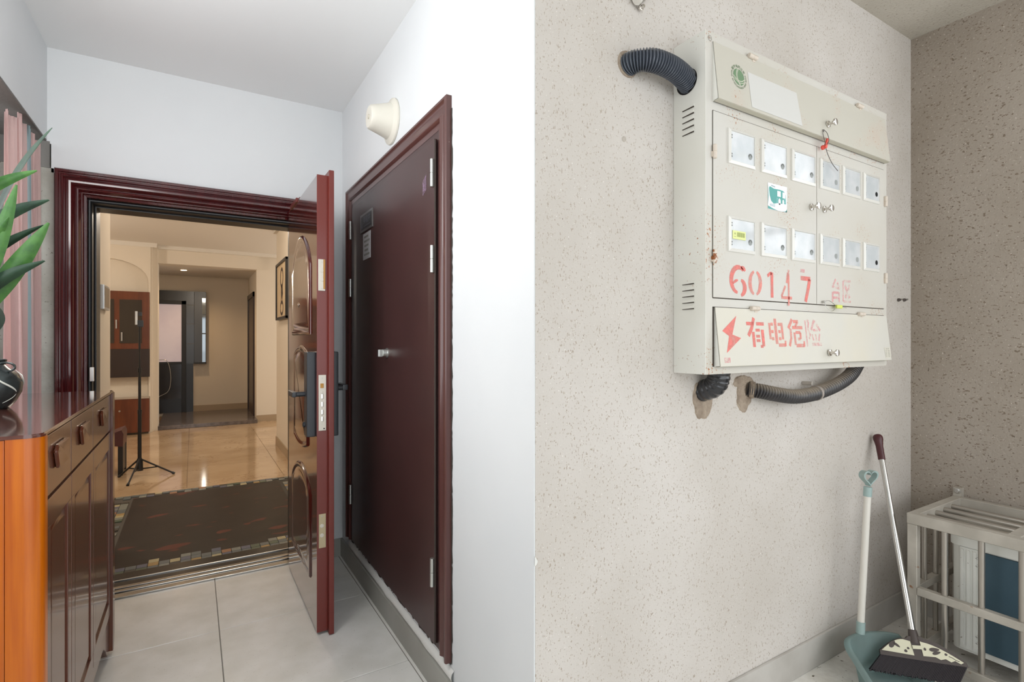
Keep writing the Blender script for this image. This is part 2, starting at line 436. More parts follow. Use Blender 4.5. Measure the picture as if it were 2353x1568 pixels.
struct('baseboard_right', bb, M('pale_cement_skirting', (196, 192, 186), .7, var=((176, 171, 164), 6, .35, .7)))
struct('baseboard_far_right', B(XC-.012, XC, -2.3, YD-.012, 0, .118, bev=.004), M('pale_cement_skirting', (196, 192, 186)))
# corner chip of white filler where white paint meets the speckled wall
ch = MB(); ch.prism([(0, 0), (.006, .004), (.009, .012), (.004, .02), (0, .026)], lambda a, b, d: (XB+.001+a, YD-.001-d, .70+b), 0, .002)
ch.build('trim_3', chalk, kind='structure')
# debris on wall: two nail plugs, a small ring scar
for nm, x, z in (('a', 2.836, 1.493), ('b', 2.893, 1.495)):
    t = thing('wall_plug', 'dark screw plug in the wall right of the meter box, %s of the two' % ('left' if nm == 'a' else 'right'), 'screw', (x, YD, z), 'screw plugs')
    MB().lathe([(0, .007), (.004, .008), (.010, .006), (.014, .004)], (x, YD, z), (-.2, -1, .1), 12).build('plug', M('dark_plug', (92, 84, 80), .6), t)
    MB().lathe([(.012, .002), (.018, .0045), (.021, .003)], (x, YD, z), (-.2, -1, .1), 10).build('screw_head', steel, t)
t = thing('wall_plug', 'old round plug scar in the speckled wall left of the meter box', 'screw', (1.098, YD, 1.903))
MB().lathe([(0, .0085), (.002, .0085), (.004, .006), (.002, .0035)], (1.098, YD+.001, 1.903), (0, -1, 0), 14).build('plug', M('pale_plug', (190, 182, 172), .8), t)

# white conduit pipe with a clamp, top of the speckled wall
t = thing('conduit_pipe', 'white conduit pipe end with metal clamp high on the speckled wall', 'pipe', (1.14, 1.145, 2.32))
MB().tube([(1.128, 1.138, 2.318), (1.32, 1.138, 2.47)], .0155, 20).build('pipe', hndW, t)
cl = MB().lathe([(-.007, .0175), (.007, .0175)], (1.142, 1.138, 2.329), (.192, 0, .152), 24)
cl.build('clamp', steel, t)
for k, s in enumerate((-1, 1)):
    c = Vector((1.142, 1.136, 2.329)) + Vector((-.62, 0, .785))*(.025*s)
    MB().lathe([(0, .009), (.004, .009), (.005, .0055), (.013, .0055), (.015, .004)], c + Vector((0, .015, 0)), (0, -1, 0), 12).build('bolt', chrome, t)

# ================================================================== ENTRY DOOR (frame is setting)
def frame_sweep(prof, xl, xr, zt, z0=0):
    """profile: list of (inset from outer edge, y). Jambs and head with mitred corners."""
    mb = MB(); rows = []
    for d, y in prof:
        rows.append([mb.bm.verts.new(p) for p in ((xl+d, y, z0), (xl+d, y, zt-d), (xr-d, y, zt-d), (xr-d, y, z0))])
    for i in range(len(rows)-1):
        for k in range(3): mb.bm.faces.new((rows[i][k], rows[i][k+1], rows[i+1][k+1], rows[i+1][k]))
    return mb
XL, XR, ZT = -.5585, .640, 2.118
d1 = thing('door_1', 'open mahogany security door and its moulded frame', 'door', (0, YA, 0)); del d1['category'], d1['label']; d1['kind'] = 'structure'
prof = [(0, YA+.01), (0, YA-.032), (.004, YA-.036), (.014, YA-.036), (.017, YA-.030), (.022, YA-.030), (.026, YA-.036), (.032, YA-.038), (.036, YA-.032), (.040, YA-.026),
        (.044, YA-.030), (.052, YA-.034), (.060, YA-.033), (.068, YA-.024), (.072, YA-.012), (.076, YA-.008), (.080, YA-.012), (.085, YA-.010), (.090, YA-.001), (.094, YA+.008), (.098, YA+.008), (.102, YA+.022), (.112, YA+.026), (.114, YA+.045)]
frame_sweep(prof, XL, XR, ZT).build('casing', redfr, d1, ang=28)
prof2 = [(.114, YA+.045), (.116, YA+.060), (.121, YA+.062), (.124, YA+.058), (.128, YA+.062), (.128, YA+.12), (.133, YA+.125), (.137, YA+.125), (.137, YA+.22), (.137, YA+.25)]
frame_sweep(prof2, XL, XR, ZT).build('gasket', blackrub, d1, label='black rubber lined inner rebate')
st = MB(); st.box(-.437, -.42, YA+.03, YA+.05, 1.10, 1.17, bev=.002); st.build('strike_plate', steel, d1)
# threshold
ts = MB(); ts.box(XL, XR, 3.275, 3.33, 0, .010, bev=.002); ts.box(XL, XR, 3.335, 3.365, 0, .016, bev=.003); ts.box(XL, XR, 3.37, 3.40, 0, .020, bev=.003)
ts.build('threshold', steelsill, d1, label='ribbed steel threshold')
ts = MB(); ts.box(XL, XR, 3.40, 3.475, 0, .016, bev=.002); ts.box(XL, XR, 3.485, 3.60, 0, .012); ts.build('threshold_inset', darksill, d1)
B(XL, XR, 3.475, 3.485, 0, .022, bev=.003).build('threshold_rib', steel, d1)
# leaf, hinged on the right jamb, open square to the wall
X0, X1, X2 = .462, .510, .533
lf = MB(); lf.box(X0+.004, X1, 2.42, 3.215, .012, 2.035, bev=.0025)
leaf = lf.build('leaf', redleaf, d1)
B(X0+.0035, X1+.001, 2.417, 2.4215, .012, 2.036, bev=.001).build('leaf_edge', rededge, leaf, label='red-brown painted closing edge')
ol = MB(); ol.box(X1+.001, X2, 2.388, 3.235, .004, 2.055, bev=.003); ol.build('outer_skin', rededge, d1, label='overlapping outer skin of the leaf')
tb = MB(); tb.box(X0-.002, X0+.028, 2.93, 3.13, 2.03, 2.052, bev=.001); tb.box(X0+.004, X1, 2.86, 3.215, 2.03, 2.040); tb.build('top_bracket', rededge, d1)
fnI = lambda a, b, d: (X0 - d, a, b)     # a = Y, b = Z, d = towards -X
def offset_poly(P, k):
    c = (sum(p[0] for p in P)/len(P), sum(p[1] for p in P)/len(P)); out = []
    n = len(P)
    for i in range(n):
        p0, p1, p2 = Vector(P[i-1]), Vector(P[i]), Vector(P[(i+1) % n])
        e1 = (p1-p0).normalized(); e2 = (p2-p1).normalized()
        nn = Vector((-e1.y, e1.x)) + Vector((-e2.y, e2.x))
        nn = nn.normalized() if nn.length > 1e-6 else Vector((-e1.y, e1.x))
        s = 1/max(.5, nn.dot(Vector((-e1.y, e1.x))))
        out.append(tuple(p1 + nn*k*s))
    return out
def raised(mb, P, steps, fn):
    """closed outline P (counter-clockwise in a,b); steps (inset, depth); last ring filled"""
    rings = []
    for ins, d in steps:
        rings.append([mb.bm.verts.new(fn(a, b, d)) for a, b in offset_poly(P, ins)])
    n = len(P)
    for i in range(len(rings)-1):
        for k in range(n): mb.bm.faces.new((rings[i][k], rings[i][(k+1) % n], rings[i+1][(k+1) % n], rings[i+1][k]))
    f = mb.bm.faces.new(rings[-1]); f.normal_update(); bmesh.ops.triangulate(mb.bm, faces=[f])
st_ = [(0, -.004), (.005, .003), (.014, .0045), (.024, .0005), (.032, -.001), (.044, .0005), (.062, .004)]
def arch_outline(y0, y1, z0, z1, rise, low=False):
    P = [(y0, z0), (y1, z0)] if not low else []
    n = 14; top = []
    for i in range(n+1):
        u = i/n; y = y1 + (y0-y1)*u
        k = math.sin(pi*u)**.7 if 0 < u < 1 else 0
        top.append((y, z1 + rise*k))
    if low:
        bot = [(y0 + (y1-y0)*i/n, z0 - rise*.5*math.sin(pi*i/n)) for i in range(n+1)]
        return bot + top
    return P + top
mb = MB(); raised(mb, arch_outline(2.56, 3.07, 1.33, 1.66, .17), st_, fnI); mb.build('panel', redleaf, leaf, ang=50)
mb = MB(); raised(mb, arch_outline(2.62, 3.01, .80, 1.22, .06, True), st_, fnI); mb.build('panel', redleaf, leaf, ang=50)
mb = MB(); raised(mb, arch_outline(2.56, 3.07, .20, .58, .11), st_, fnI); mb.build('panel', redleaf, leaf, ang=50)
MB().lathe([(-.002, .016), (.004, .016), (.007, .012), (.008, .005)], (X0, 2.841, 1.48), (-1, 0, 0), 20).build('peephole', chrome, d1)
# locks: inner and outer housings with levers
B(X0-.034, X0+.005, 2.445, 2.515, .873, 1.252, bev=.006).build('lock_housing', blackpl, d1, label='long black lock housing on inner face')
lv = MB(); lv.tube([(X0-.03, 2.49, 1.062), (X0-.075, 2.49, 1.062)], .011, 16); lv.box(X0-.090, X0-.070, 2.475, 2.60, 1.050, 1.074, bev=.005)
lv.build('lever', blackpl, d1)
MB().lathe([(0, .012), (.012, .012), (.014, .008)], (X0-.03, 2.49, .925), (-1, 0, 0), 16).build('thumb_turn', blackpl, d1)
B(X2-.001, X2+.027, 2.42, 2.495, .873, 1.252, bev=.006).build('lock_housing', blackpl, d1, label='black lock housing on outer face')
lv = MB(); lv.tube([(X2+.02, 2.465, 1.085), (X2+.062, 2.465, 1.085)], .012, 16); lv.box(X2+.052, X2+.076, 2.45, 2.58, 1.074, 1.100, bev=.005)
lv.build('lever', blackpl, d1)
# plates on the closing edge
def eplate(x0, x1, z0, z1, mat, holes, nm, lab):
    p = B(x0, x1, 2.4135, 2.418, z0, z1, bev=.0008, seg=1).build(nm, mat, d1, label=lab)
    for kind, cx, cz, r, mm in holes:
        if kind == 'c': MB().lathe([(0, r), (.0025, r), (.003, r*.8)], (cx, 2.4145, cz), (0, -1, 0), 18).build('bolt', mm, p)
        else: B(cx-r, cx+r, 2.4095, 2.414, cz-.011, cz+.011, bev=.002).build('bolt', mm, p)
cxp = .486
eplate(.471, .500, 1.522, 1.662, platem, [('c', cxp, 1.612, .0085, platem), ('c', cxp, 1.572, .0085, platem), ('c', cxp, 1.650, .002, steel), ('c', cxp, 1.532, .002, steel)], 'edge_plate', 'upper bolt plate with tarnished strip')
B(.492, .4995, 2.4115, 2.4138, 1.530, 1.661).build('tarnish', brass, d1)
eplate(.472, .504, .903, 1.150, platem, [('b', cxp+.001, 1.055-.035*k, .0055, chrome) for k in range(3)] + [('b', cxp+.001, .955, .0055, chrome), ('c', cxp, 1.073, .006, platem), ('c', cxp, .976, .003, holeM), ('c', cxp+.009, .912, .003, holeM), ('c', cxp, 1.135, .003, steel)], 'edge_plate', 'main lock plate with five bolts')
B(.479, .493, 2.4095, 2.4135, 1.092, 1.112, bev=.001).build('latch', brass, d1)
eplate(.473, .503, .384, .534, M('lower_plate', (186, 172, 140), .4, metal=.4), [('c', cxp, .482, .009, platem), ('c', cxp, .440, .009, platem), ('c', cxp, .524, .003, steel)], 'edge_plate', 'lower bolt plate')

# ================================================================== RISER CUPBOARD in the white wall
cup = thing('riser_cupboard', 'maroon steel double-door riser cupboard set into the white wall beside the open door', 'cupboard', (XB, 2.39, .17))
YL, YR, CT, CB = 3.089, 1.680, 2.163, .170
def cup_frame(prof):
    mb = MB(); rows = []
    for d, x in prof:
        rows.append([mb.bm.verts.new(p) for p in ((XB-x, YL-d, CB), (XB-x, YL-d, CT-d), (XB-x, YR+d, CT-d), (XB-x, YR+d, CB))])
    for i in range(len(rows)-1):
        for k in range(3): mb.bm.faces.new((rows[i][k], rows[i][k+1], rows[i+1][k+1], rows[i+1][k]))
    return mb
cup_frame([(0, -.005), (0, .020), (.004, .024), (.012, .024), (.018, .018), (.026, .014), (.046, .012), (.054, .018), (.060, .020), (.066, .016), (.070, .010), (.092, .009)]).build('frame', closetf, cup, ang=28)
B(XB-.008, XB, YR+.09, YL-.09, CB, CT-.09).build('back_plate', closetm, cup)
ysp = 2.385
dr1 = B(XB-.014, XB-.006, ysp+.0015, YL-.112, .185, 2.045, bev=.002).build('door', closetm, cup, label='narrower left door with sign and note')
dr2 = B(XB-.018, XB-.006, YR+.112, ysp+.012, .185, 2.045, bev=.002).build('door', closetm, cup, label='right door carrying the round lock')
fm = MB(); fm.box(XB-.0185, XB-.0175, YR+.1, YR+.112, .185, 2.04); fm.build('door_gap', grime, cup)
for y, zs in ((1.799, ((1.868, 1.971), (1.552, 1.653), (.395, .500))), (2.974, ((1.868, 1.971), (1.547, 1.648), (.387, .495)))):
    for z0, z1 in zs:
        zm = (z0+z1)/2
        MB().lathe([(0, .007), (.001, .008), (zm-z0-.001, .008), (zm-z0, .006), (zm-z0+.001, .008), (z1-z0-.001, .008), (z1-z0, .006)], (XB-.024, y, z0), (0, 0, 1), 16).build('hinge', hingest, cup)
lk = MB().lathe([(0, .022), (.004, .022), (.006, .018), (.022, .017), (.024, .012)], (XB-.018, 2.338, 1.246), (-1, 0, 0), 24); lk = lk.build('lock', hingest, dr2, label='round chrome cam lock')
B(XB-.062, XB-.040, 2.330, 2.346, 1.228, 1.262, bev=.004).build('key_knob', hingest, dr2)
fnC = lambda a, b, d: (XB-.014-d, a, b)   # a=Y (left is larger), b=Z on left door
fnCm = lambda a, b, d: (XB-.014-d, -a, b)  # text runs towards -Y
sg = B(XB-.019, XB-.0135, 2.572, 2.789, 1.868, 1.962, bev=.001).build('sign', signR, dr1, label='dark sign plate with worn light lettering')
mb = MB(); mb.box(XB-.0198, XB-.0185, 2.588, 2.773, 1.880, 1.950); mb.build('sign_face', signD, dr1)
mb = MB(); text_into(mb, '强电井', .042, fnCm, .0065, -2.665, 1.922, bold=.001); ribbon(mb, [(-2.72, 1.893), (-2.60, 1.893)], .005, fnCm, .0065)
flat(mb, [(-2.764, 1.888), (-2.738, 1.888), (-2.751, 1.925)], fnCm, .0065); mb.build('sign_lettering', signI, dr1)
nt_ = MB(); nt_.box(XB-.0155, XB-.0138, 2.616, 2.748, 1.722, 1.858); nt_.build('note', noteW, dr1, label='small white paper note with lines of text')
mb = MB()
for i, (l, c) in enumerate(((.7, 0), (.95, 0), (.75, .06), (.6, .1), (.9, 0))):
    z = 1.838 - i*.023; x = -2.740 + .058
    for k in range(int(l*9)):
        xa = -2.738 + .012 + c*.1 + k*.0125
        mb.box(XB-.0162, XB-.0156, -(xa+.009), -xa, z-.005, z+.005)
mb.build('note_text', greyink, dr1)
mb = MB(); flat(mb, [(-1.905, 1.86), (-1.868, 1.875), (-1.868, 1.935), (-1.905, 1.915)], lambda a, b, d: (XB-.0185-d, -a, b), .0006); mb.build('torn_label', purpleI, dr2, label='rubbed-off purple label')
# ragged filler round the frame
mb = MB(); rnd = random.Random(3); P = []
z = .165; lefts = []
while z < 2.14: lefts.append((YR - .004 - rnd.random()*.007, z)); z += rnd.uniform(.006, .03)
out = [(YR+.002, .165)] + [(YR+.002, 2.14)] + lefts[::-1]
for i in range(len(lefts)-1):
    a, b = lefts[i], lefts[i+1]
    f = mb.bm.faces.new([mb.bm.verts.new((XB-.002, *q)) for q in (a, b, (YR+.002, b[1]), (YR+.002, a[1]))])
mb.build('torn_sealant', grime, cup, label='ragged dark gap along the frame')
mb = MB(); y = YL; pts = []
while y > YR: pts.append((y, CB - .004 - rnd.random()*.016)); y -= rnd.uniform(.008, .03)
for i in range(len(pts)-1):
    a, b = pts[i], pts[i+1]
    mb.bm.faces.new([mb.bm.verts.new((XB-.0015, *q)) for q in (a, b, (b[0], CB+.006), (a[0], CB+.006))])
mb.build('torn_sealant', grime, cup, label='ragged grimy edge below the doors')
mb = MB()
def ledge(u, v):
    yy = YL-.02 + (YR-YL+.0)*u; n = mnoise.noise(Vector((yy*9, v*3, 1)))*.004
    return (XB - .0005 - abs(n)*.6 - .010*math.sin(pi*v)**.6, yy, .105 + .045*v + (n if 0 < v < 1 else 0))
mb.grid(ledge, 90, 5); mb.build('filler_ledge', chalk, cup, label='white filler under the cupboard')

# cone fixture
t = thing('alarm_sounder', 'cream funnel-shaped plastic fixture on the white wall above the maroon cupboard', 'wall fixture', (XB, 2.318, 2.298))
MB().lathe([(0, .100), (.004, .102), (.010, .101), (.014, .094), (.018, .086), (.022, .082)], (XB, 2.318, 2.298), (-1, 0, 0), 48).build('flange', coneM, t)
MB().lathe([(.018, .083), (.03, .076), (.06, .066), (.09, .057), (.104, .053), (.110, .046), (.1115, .020), (.108, .012)], (XB, 2.318, 2.298), (-1, 0, 0), 48).build('horn', coneM, t)
MB().lathe([(.106, .010), (.113, .010), (.114, .006)], (XB, 2.318, 2.298), (-1, 0, 0), 16).build('cap', M('cream_cap', (206, 200, 186), .5), t)
# fleck of leaf litter on the floor tile
lt = MB(); lt.grid(lambda u, v: (.5465+.03*u+.002*v, 1.93+.014*u + .012*(v-.5)*math.sin(pi*max(.02, min(.98, u))), .0015+.004*math.sin(pi*u)), 8, 3)
tag(lt.build('dry_leaf', M('orange_dry_leaf', (190, 128, 74), .7)), 'tiny orange-brown dry leaf scrap on the floor tile', 'leaf')

# ================================================================== SHOE CABINET
cab = thing('shoe_cabinet', 'glossy red-brown wooden shoe cabinet with orange end panel at the left', 'cabinet', (-.47, 2.12, 0))
XF, CY0, CY1, CZ = -.288, 1.545, 2.765, 1.092
B(-.655, XF-.014, CY0+.03, CY1-.02, .10, 1.05).build('carcass', woodf, cab)
# top with rounded near corner
def rr(x0, x1, y0, y1, r, n=8):
    P = []
    for cx, cy, a in ((x1-r, y0+r, -90), (x1-r, y1-.012, 0), (x0+.01, y1-.01, 90), (x0+.01, y0+.01, 180)):
        q = r if (cx, cy) == (x1-r, y0+r) else .01
        if cx == x1-r and q == .01: cx = x1-.01
        P += arc(cx, cy, q, a, a+90, n)
    return P
tp = MB(); tp.prism(rr(-.662, XF+.001, CY0-.001, CY1+.004, .033), lambda a, b, d: (a, b, d), 1.084, CZ)
es = [e for e in tp.bm.edges if abs(e.verts[0].co.z-CZ) < 1e-5 and abs(e.verts[1].co.z-CZ) < 1e-5 and len(e.link_faces) == 2 and abs(e.calc_face_angle(0)) > .5]
bmesh.ops.bevel(tp.bm, geom=es, offset=.003, segments=2, affect='EDGES')
tp.build('top', woodtop, cab)
# near end: rounded orange corner post and recessed side panel
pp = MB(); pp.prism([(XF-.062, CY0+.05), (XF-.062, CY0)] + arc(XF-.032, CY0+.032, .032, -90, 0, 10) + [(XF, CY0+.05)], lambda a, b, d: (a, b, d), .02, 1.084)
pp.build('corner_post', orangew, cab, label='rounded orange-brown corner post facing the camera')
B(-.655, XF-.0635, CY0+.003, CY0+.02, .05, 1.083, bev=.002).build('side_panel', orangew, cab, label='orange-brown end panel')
fp = MB(); fnF = lambda a, b, d: (XF-.012+d, a, b)
# far corner post with flared foot
fp.prism([(CY1-.055, .10), (CY1-.06, .02), (CY1-.03, .012), (CY1-.002, .07), (CY1, .14), (CY1, 1.084), (CY1-.055, 1.084)], lambda a, b, d: (XF-.03+d, a, b), 0, .034)
fp.build('corner_post', woodf, cab)
ap = MB()
P = [(CY0+.05, .175), (CY0+.05, .03), (CY0+.10, .03)] + [(CY0+.10 + (.14)*i/6, .03+.085*math.sin(pi/2*i/6)) for i in range(1, 7)] + [(CY1-.26 + .14*i/6, .115 - .085*(1-math.cos(pi/2*i/6))) for i in range(1, 7)] + [(CY1-.058, .03), (CY1-.058, .175)]
ap.prism(P, lambda a, b, d: (XF-.03+d, a, b), 0, .022); ap.build('apron', woodf, cab)
ys = [CY0+.052, 1.895, 2.27, CY1-.058]
for i in range(3):
    y0, y1 = ys[i]+.003, ys[i+1]-.003
    # drawer with scooped block handle
    d = B(XF-.03, XF-.004, y0, y1, .933, 1.078, bev=.003).build('drawer', woodf, cab)
    ym = (y0+y1)/2
    hd = MB(); hd.prism([(ym-.080, 1.030), (ym-.055, .985), (ym+.055, .985), (ym+.080, 1.030), (ym+.06, 1.045), (ym-.06, 1.045)], lambda a, b, dd: (XF-.004+dd, a, b), 0, .010)
    bmesh.ops.bevel(hd.bm, geom=[e for e in hd.bm.edges], offset=.003, segments=1, affect='EDGES'); hd.build('drawer_handle', woodf, d)
    dr = MB(); dr.box(XF-.03, XF-.010, y0, y1, .180, .926, bev=.003)
    for a, b, c, e in ((y0, y0+.045, .235, .86), (y1-.045, y1, .235, .86), (y0, y1, .18, .235), (y0, y1, .86, .926)):
        dr.box(XF-.012, XF-.003, a, b, c, e, bev=.002)
    dd = dr.build('door', woodf, cab)
    P = [(y0+.052, .243), (y1-.052, .243), (y1-.052, .853), (y0+.052, .853)]
    q = MB(); raised(q, P, [(0, -.004), (.010, .001), (.02, .004)], lambda a, b, k: (XF-.010+k, a, b)); q.build('door_panel', woodf, dd)
# ---- vase and plant on cabinet
vc = Vector((-.535, 2.20, CZ))
vz = thing('flower_vase', 'black glazed round vase with white swirls on the cabinet, cut by the left frame edge', 'vase', vc)
MB().lathe([(0, .045), (.004, .050), (.02, .062), (.05, .076), (.08, .078), (.105, .068), (.125, .046), (.135, .038), (.15, .042), (.152, .038), (.13, .030)], vc, (0, 0, 1), 40).build('body', vaseM, vz)
for k in range(6):
    sw = MB(); a0 = k*1.05 + .2; pts = []
    for i in range(22):
        u = i/21; ang = a0 + .55*math.sin(u*5.5)*(1-u*.6) ; zz = .02 + .1*u
        r = .062 + (.0785-.062)*math.sin(min(1, u*1.2)*pi*.62) if u < .8 else .0785 - (u-.8)*.10
        rr_ = {True: r}[True] + .0005
        pts.append(vc + Vector((math.cos(ang)*rr_, math.sin(ang)*rr_, zz)))
    sw.tube(pts, [.0005+.0022*math.sin(pi*i/21) for i in range(22)], 6); sw.build('swirl', vaseL, vz)
# ear-like loop handle
sw = MB(); sw.tube([vc + Vector((.045+.022*math.cos(a), -.03, .128+.014*math.sin(a))) for a in [i*2*pi/14 for i in range(15)]], .0035, 6); sw.build('handle', vaseM, vz)
pl = thing('potted_plant', 'long-bladed green leaf plant standing in the black vase', 'plant', vc + Vector((0, 0, .14)))
st0 = vc + Vector((0, 0, .13))
MB().tube(smooth_path([st0, st0+Vector((.01, 0, .1)), st0+Vector((.02, -.02, .28)), st0+Vector((.02, -.03, .45))], 12), [.009]*13, 8).build('stem', leafB, pl)
def blade(root, tip, bow, wd, mat, twist=0, sag=.02):
    mb = MB(); root, tip = Vector(root), Vector(tip); ax = tip-root
    view = Vector((.4, -.85, .1)).normalized()
    side = ax.cross(view).normalized()
    side = (Matrix.Rotation(twist, 3, ax.normalized()) @ side)
    nn = side.cross(ax).normalized()
    def f(u, v):
        c = root + ax*u + side*bow*math.sin(pi*u) + Vector((0, 0, -sag*u*u))
        wv = wd*(math.sin(pi*min(1, (u*.93+.05)))**.75) * (1-.15*u)
        k = (v-.5)
        return c + side*k*wv + nn*(-abs(k)*wv*.35)
    mb.grid(f, 18, 4); mb.build('leaf', mat, pl, ang=80)
# blades that reach out of the vase towards the door
blade((-.573, 2.15, 1.376), (-.386, 2.10, 1.544), -.022, .040, leafB, .1, 0)
blade((-.573, 2.15, 1.334), (-.377, 2.10, 1.661), .004, .058, leafA, -.1, 0)
blade((-.573, 2.16, 1.490), (-.392, 2.12, 1.656), -.014, .030, leafB, .4, 0)
blade((-.573, 2.15, 1.558), (-.376, 2.10, 1.731), -.026, .042, leafB, .1, 0)
blade((-.573, 2.14, 1.683), (-.404, 2.10, 1.816), -.016, .034, leafA, 0, 0)
blade((-.545, 2.10, 1.38), (-.439, 2.05, 1.755), .004, .044, leafA, -.2, 0)
blade((-.560, 2.12, 1.48), (-.456, 2.05, 1.658), .0, .036, leafA, 0, 0)
for k in range(7):
    a = 1.9 + k*.62; rt = vc + Vector((0, 0, .22+.05*k)); tp_ = rt + Vector((math.cos(a)*.22, math.sin(a)*.22, .18+.03*k))
    blade(rt, tp_, .03, .045, leafA if k % 2 else leafB, .3*k, .03)

# ---- curtain in the recess
def curtain_strip(nm, y0, y1, nfold, amp, mat, xbase, z0, z1, ph, par, topd=0):
    mb = MB()
    def f(u, v):
        y = y0 + (y1-y0)*u
        k = 1-.45*v + .1*math.sin(v*5+u*7)
        x = xbase + amp*math.sin(u*nfold*2*pi+ph)*k + .006*math.sin(u*31+v*3)
        z = z0 + (z1-z0)*v
        if v > .9: z += topd*math.sin(u*nfold*2*pi+ph)*(v-.9)*10 - .0
        y2 = y + .012*math.sin(v*4+u*9)*(1-v)
        return (x, y2, z)
    mb.grid(f, int(18*nfold)+8, 30); mb.thick(.0025)
    return mb.build(nm, mat, par, ang=70)
ct = thing('window_curtain', 'pink fabric curtain with pale teal stripe hanging under the beam behind the cabinet', 'curtain', (-.69, 2.6, .3))
curtain_strip('curtain_panel', 2.42, 2.80, 3, .016, curtP, -.695, .25, 2.18, .5, ct, .004)
curtain_strip('curtain_panel', 2.80, 2.90, .8, .016, curtP, -.630, .25, 2.215, 2.6, ct, .004)
curtain_strip('curtain_panel', 2.895, 3.03, .9, .018, curtP, -.622, .25, 2.238, 1.0, ct, .006)
curtain_strip('curtain_stripe', 3.032, 3.082, .4, .010, curtT, -.612, .25, 2.238, 2.6, ct)
curtain_strip('curtain_panel', 3.085, 3.215, 1.0, .010, curtP, -.614, .25, 2.222, 1.2, ct, .004)

# ================================================================== METER BOX
MX0, MX1, MYf, MZ0, MZ1 = 1.312, 2.436, 1.037, 1.199, 2.235
mbx = thing('meter_box', 'cream steel electricity meter box with twelve little windows on the speckled wall', 'meter box', (1.87, 1.1, 1.2))
# body: shell with frame members proud of the door plane
body = MB()
body.box(MX0, MX1, MYf+.006, YD-.001, MZ0, MZ1)
body.build('body', boxm, mbx)
fr = MB()
for a in ((MX0, MX0+.030, MZ0, MZ1), (MX1-.024, MX1, MZ0, MZ1), (MX0+.03, MX1-.024, MZ1-.028, MZ1), (MX0+.03, MX1-.024, MZ0, MZ0+.023), (MX0+.03, MX1-.024, 2.000, 2.030), (MX0+.03, MX1-.024, 1.404, 1.430)):
    fr.box(a[0], a[1], MYf, MYf+.007, a[2], a[3])
fr.build('front_frame', boxm, mbx)
# painted side with vents
sd = MB(); sd.box(MX0-.0015, MX0, MYf, YD-.001, MZ0, MZ1); sd.build('side_sheet', boxside, mbx)
for zc in (1.987, 1.444):
    for i in range(5):
        z = zc + .038 - i*.0192
        v = MB(); v.prism([(1.078, z+.004), (1.123, z+.001), (1.123, z-.006), (1.078, z-.004)], lambda a, b, d: (MX0-.001-d, a, b), 0, .004)
        v.build('vent_louvre', boxside, mbx)
        v = MB(); v.box(MX0-.0045, MX0-.001, 1.079, 1.122, z-.0075, z-.0045); v.build('vent_slot', slotM, mbx)
# cable hole in the side
hp = arc(1.106, 2.106, .039, 0, 360, 28)[:-1]
q = MB(); q.prism(hp, lambda a, b, d: (MX0-.0025-d*.001, a, b), 0, 1); q.build('cable_hole', holeM, mbx)
fnP = lambda a, b, d: (a, MYf-d, b)
# main doors
B(1.343, 1.9085, MYf-.003, MYf+.006, 1.4325, 1.998, bev=.0015).build('door', boxm, mbx, label='left meter door with red stencilled number')
B(1.9115, 2.411, MYf-.003, MYf+.006, 1.4325, 1.998, bev=.0015).build('door', boxm, mbx, label='right meter door')
for a in ((1.9085, 1.9115, 1.432, 1.998, .001), (1.343, 2.411, 1.4295, 1.4325, 0), (1.343, 2.411, 1.998, 2.0005, 0), (1.3405, 1.343, 1.432, 1.998, 0), (2.411, 2.4125, 1.432, 1.998, 0)):
    B(a[0], a[1], MYf-.0002+a[4], MYf+.005, a[2], a[3]).build('door_gap', slotM, mbx)
# tilted flaps
def flap_xf(zt, ang): 
    h = Vector((0, MYf, zt)); return Matrix.Translation(h) @ Matrix.Rotation(-ang, 4, 'X') @ Matrix.Translation(-h)
XU = flap_xf(2.205, math.radians(6.2)); XLo = flap_xf(1.402, math.radians(6.3))
def flap(x0, x1, z0, z1, xf, mat, lab):
    fp_ = B(x0, x1, MYf-.004, MYf-.001, z0, z1).build('flap', mat, mbx, xf=xf, label=lab)
    rt = MB(); rt.box(x0, x1, MYf-.002, MYf+.014, z0-.001, z0+.0012); rt.build('flap_return', flapedge, mbx, xf=xf)
    for x in (x0, x1-.0012):
        rt = MB(); rt.prism([(0, z1), (0, z0), (.022, z0), (.002, z1)], lambda a, b, d: (x+d, MYf-.002+a, b), 0, .0012); rt.build('flap_return', boxside, mbx, xf=xf)
flap(1.342, 2.414, 2.026, 2.206, XU, flapm, 'upper flap with green emblem and pale paper patch')
flap(1.350, 2.425, 1.222, 1.402, XLo, flaplow, 'lower flap with red stencilled warning')
for a in ((1.402, 1.4045), (2.2045, 2.207), (1.2225, 1.4), (2.03, 2.2)): B(1.343, 2.412, MYf-.0003, MYf+.003, a[0], a[1]).build('flap_gap', slotM, mbx)
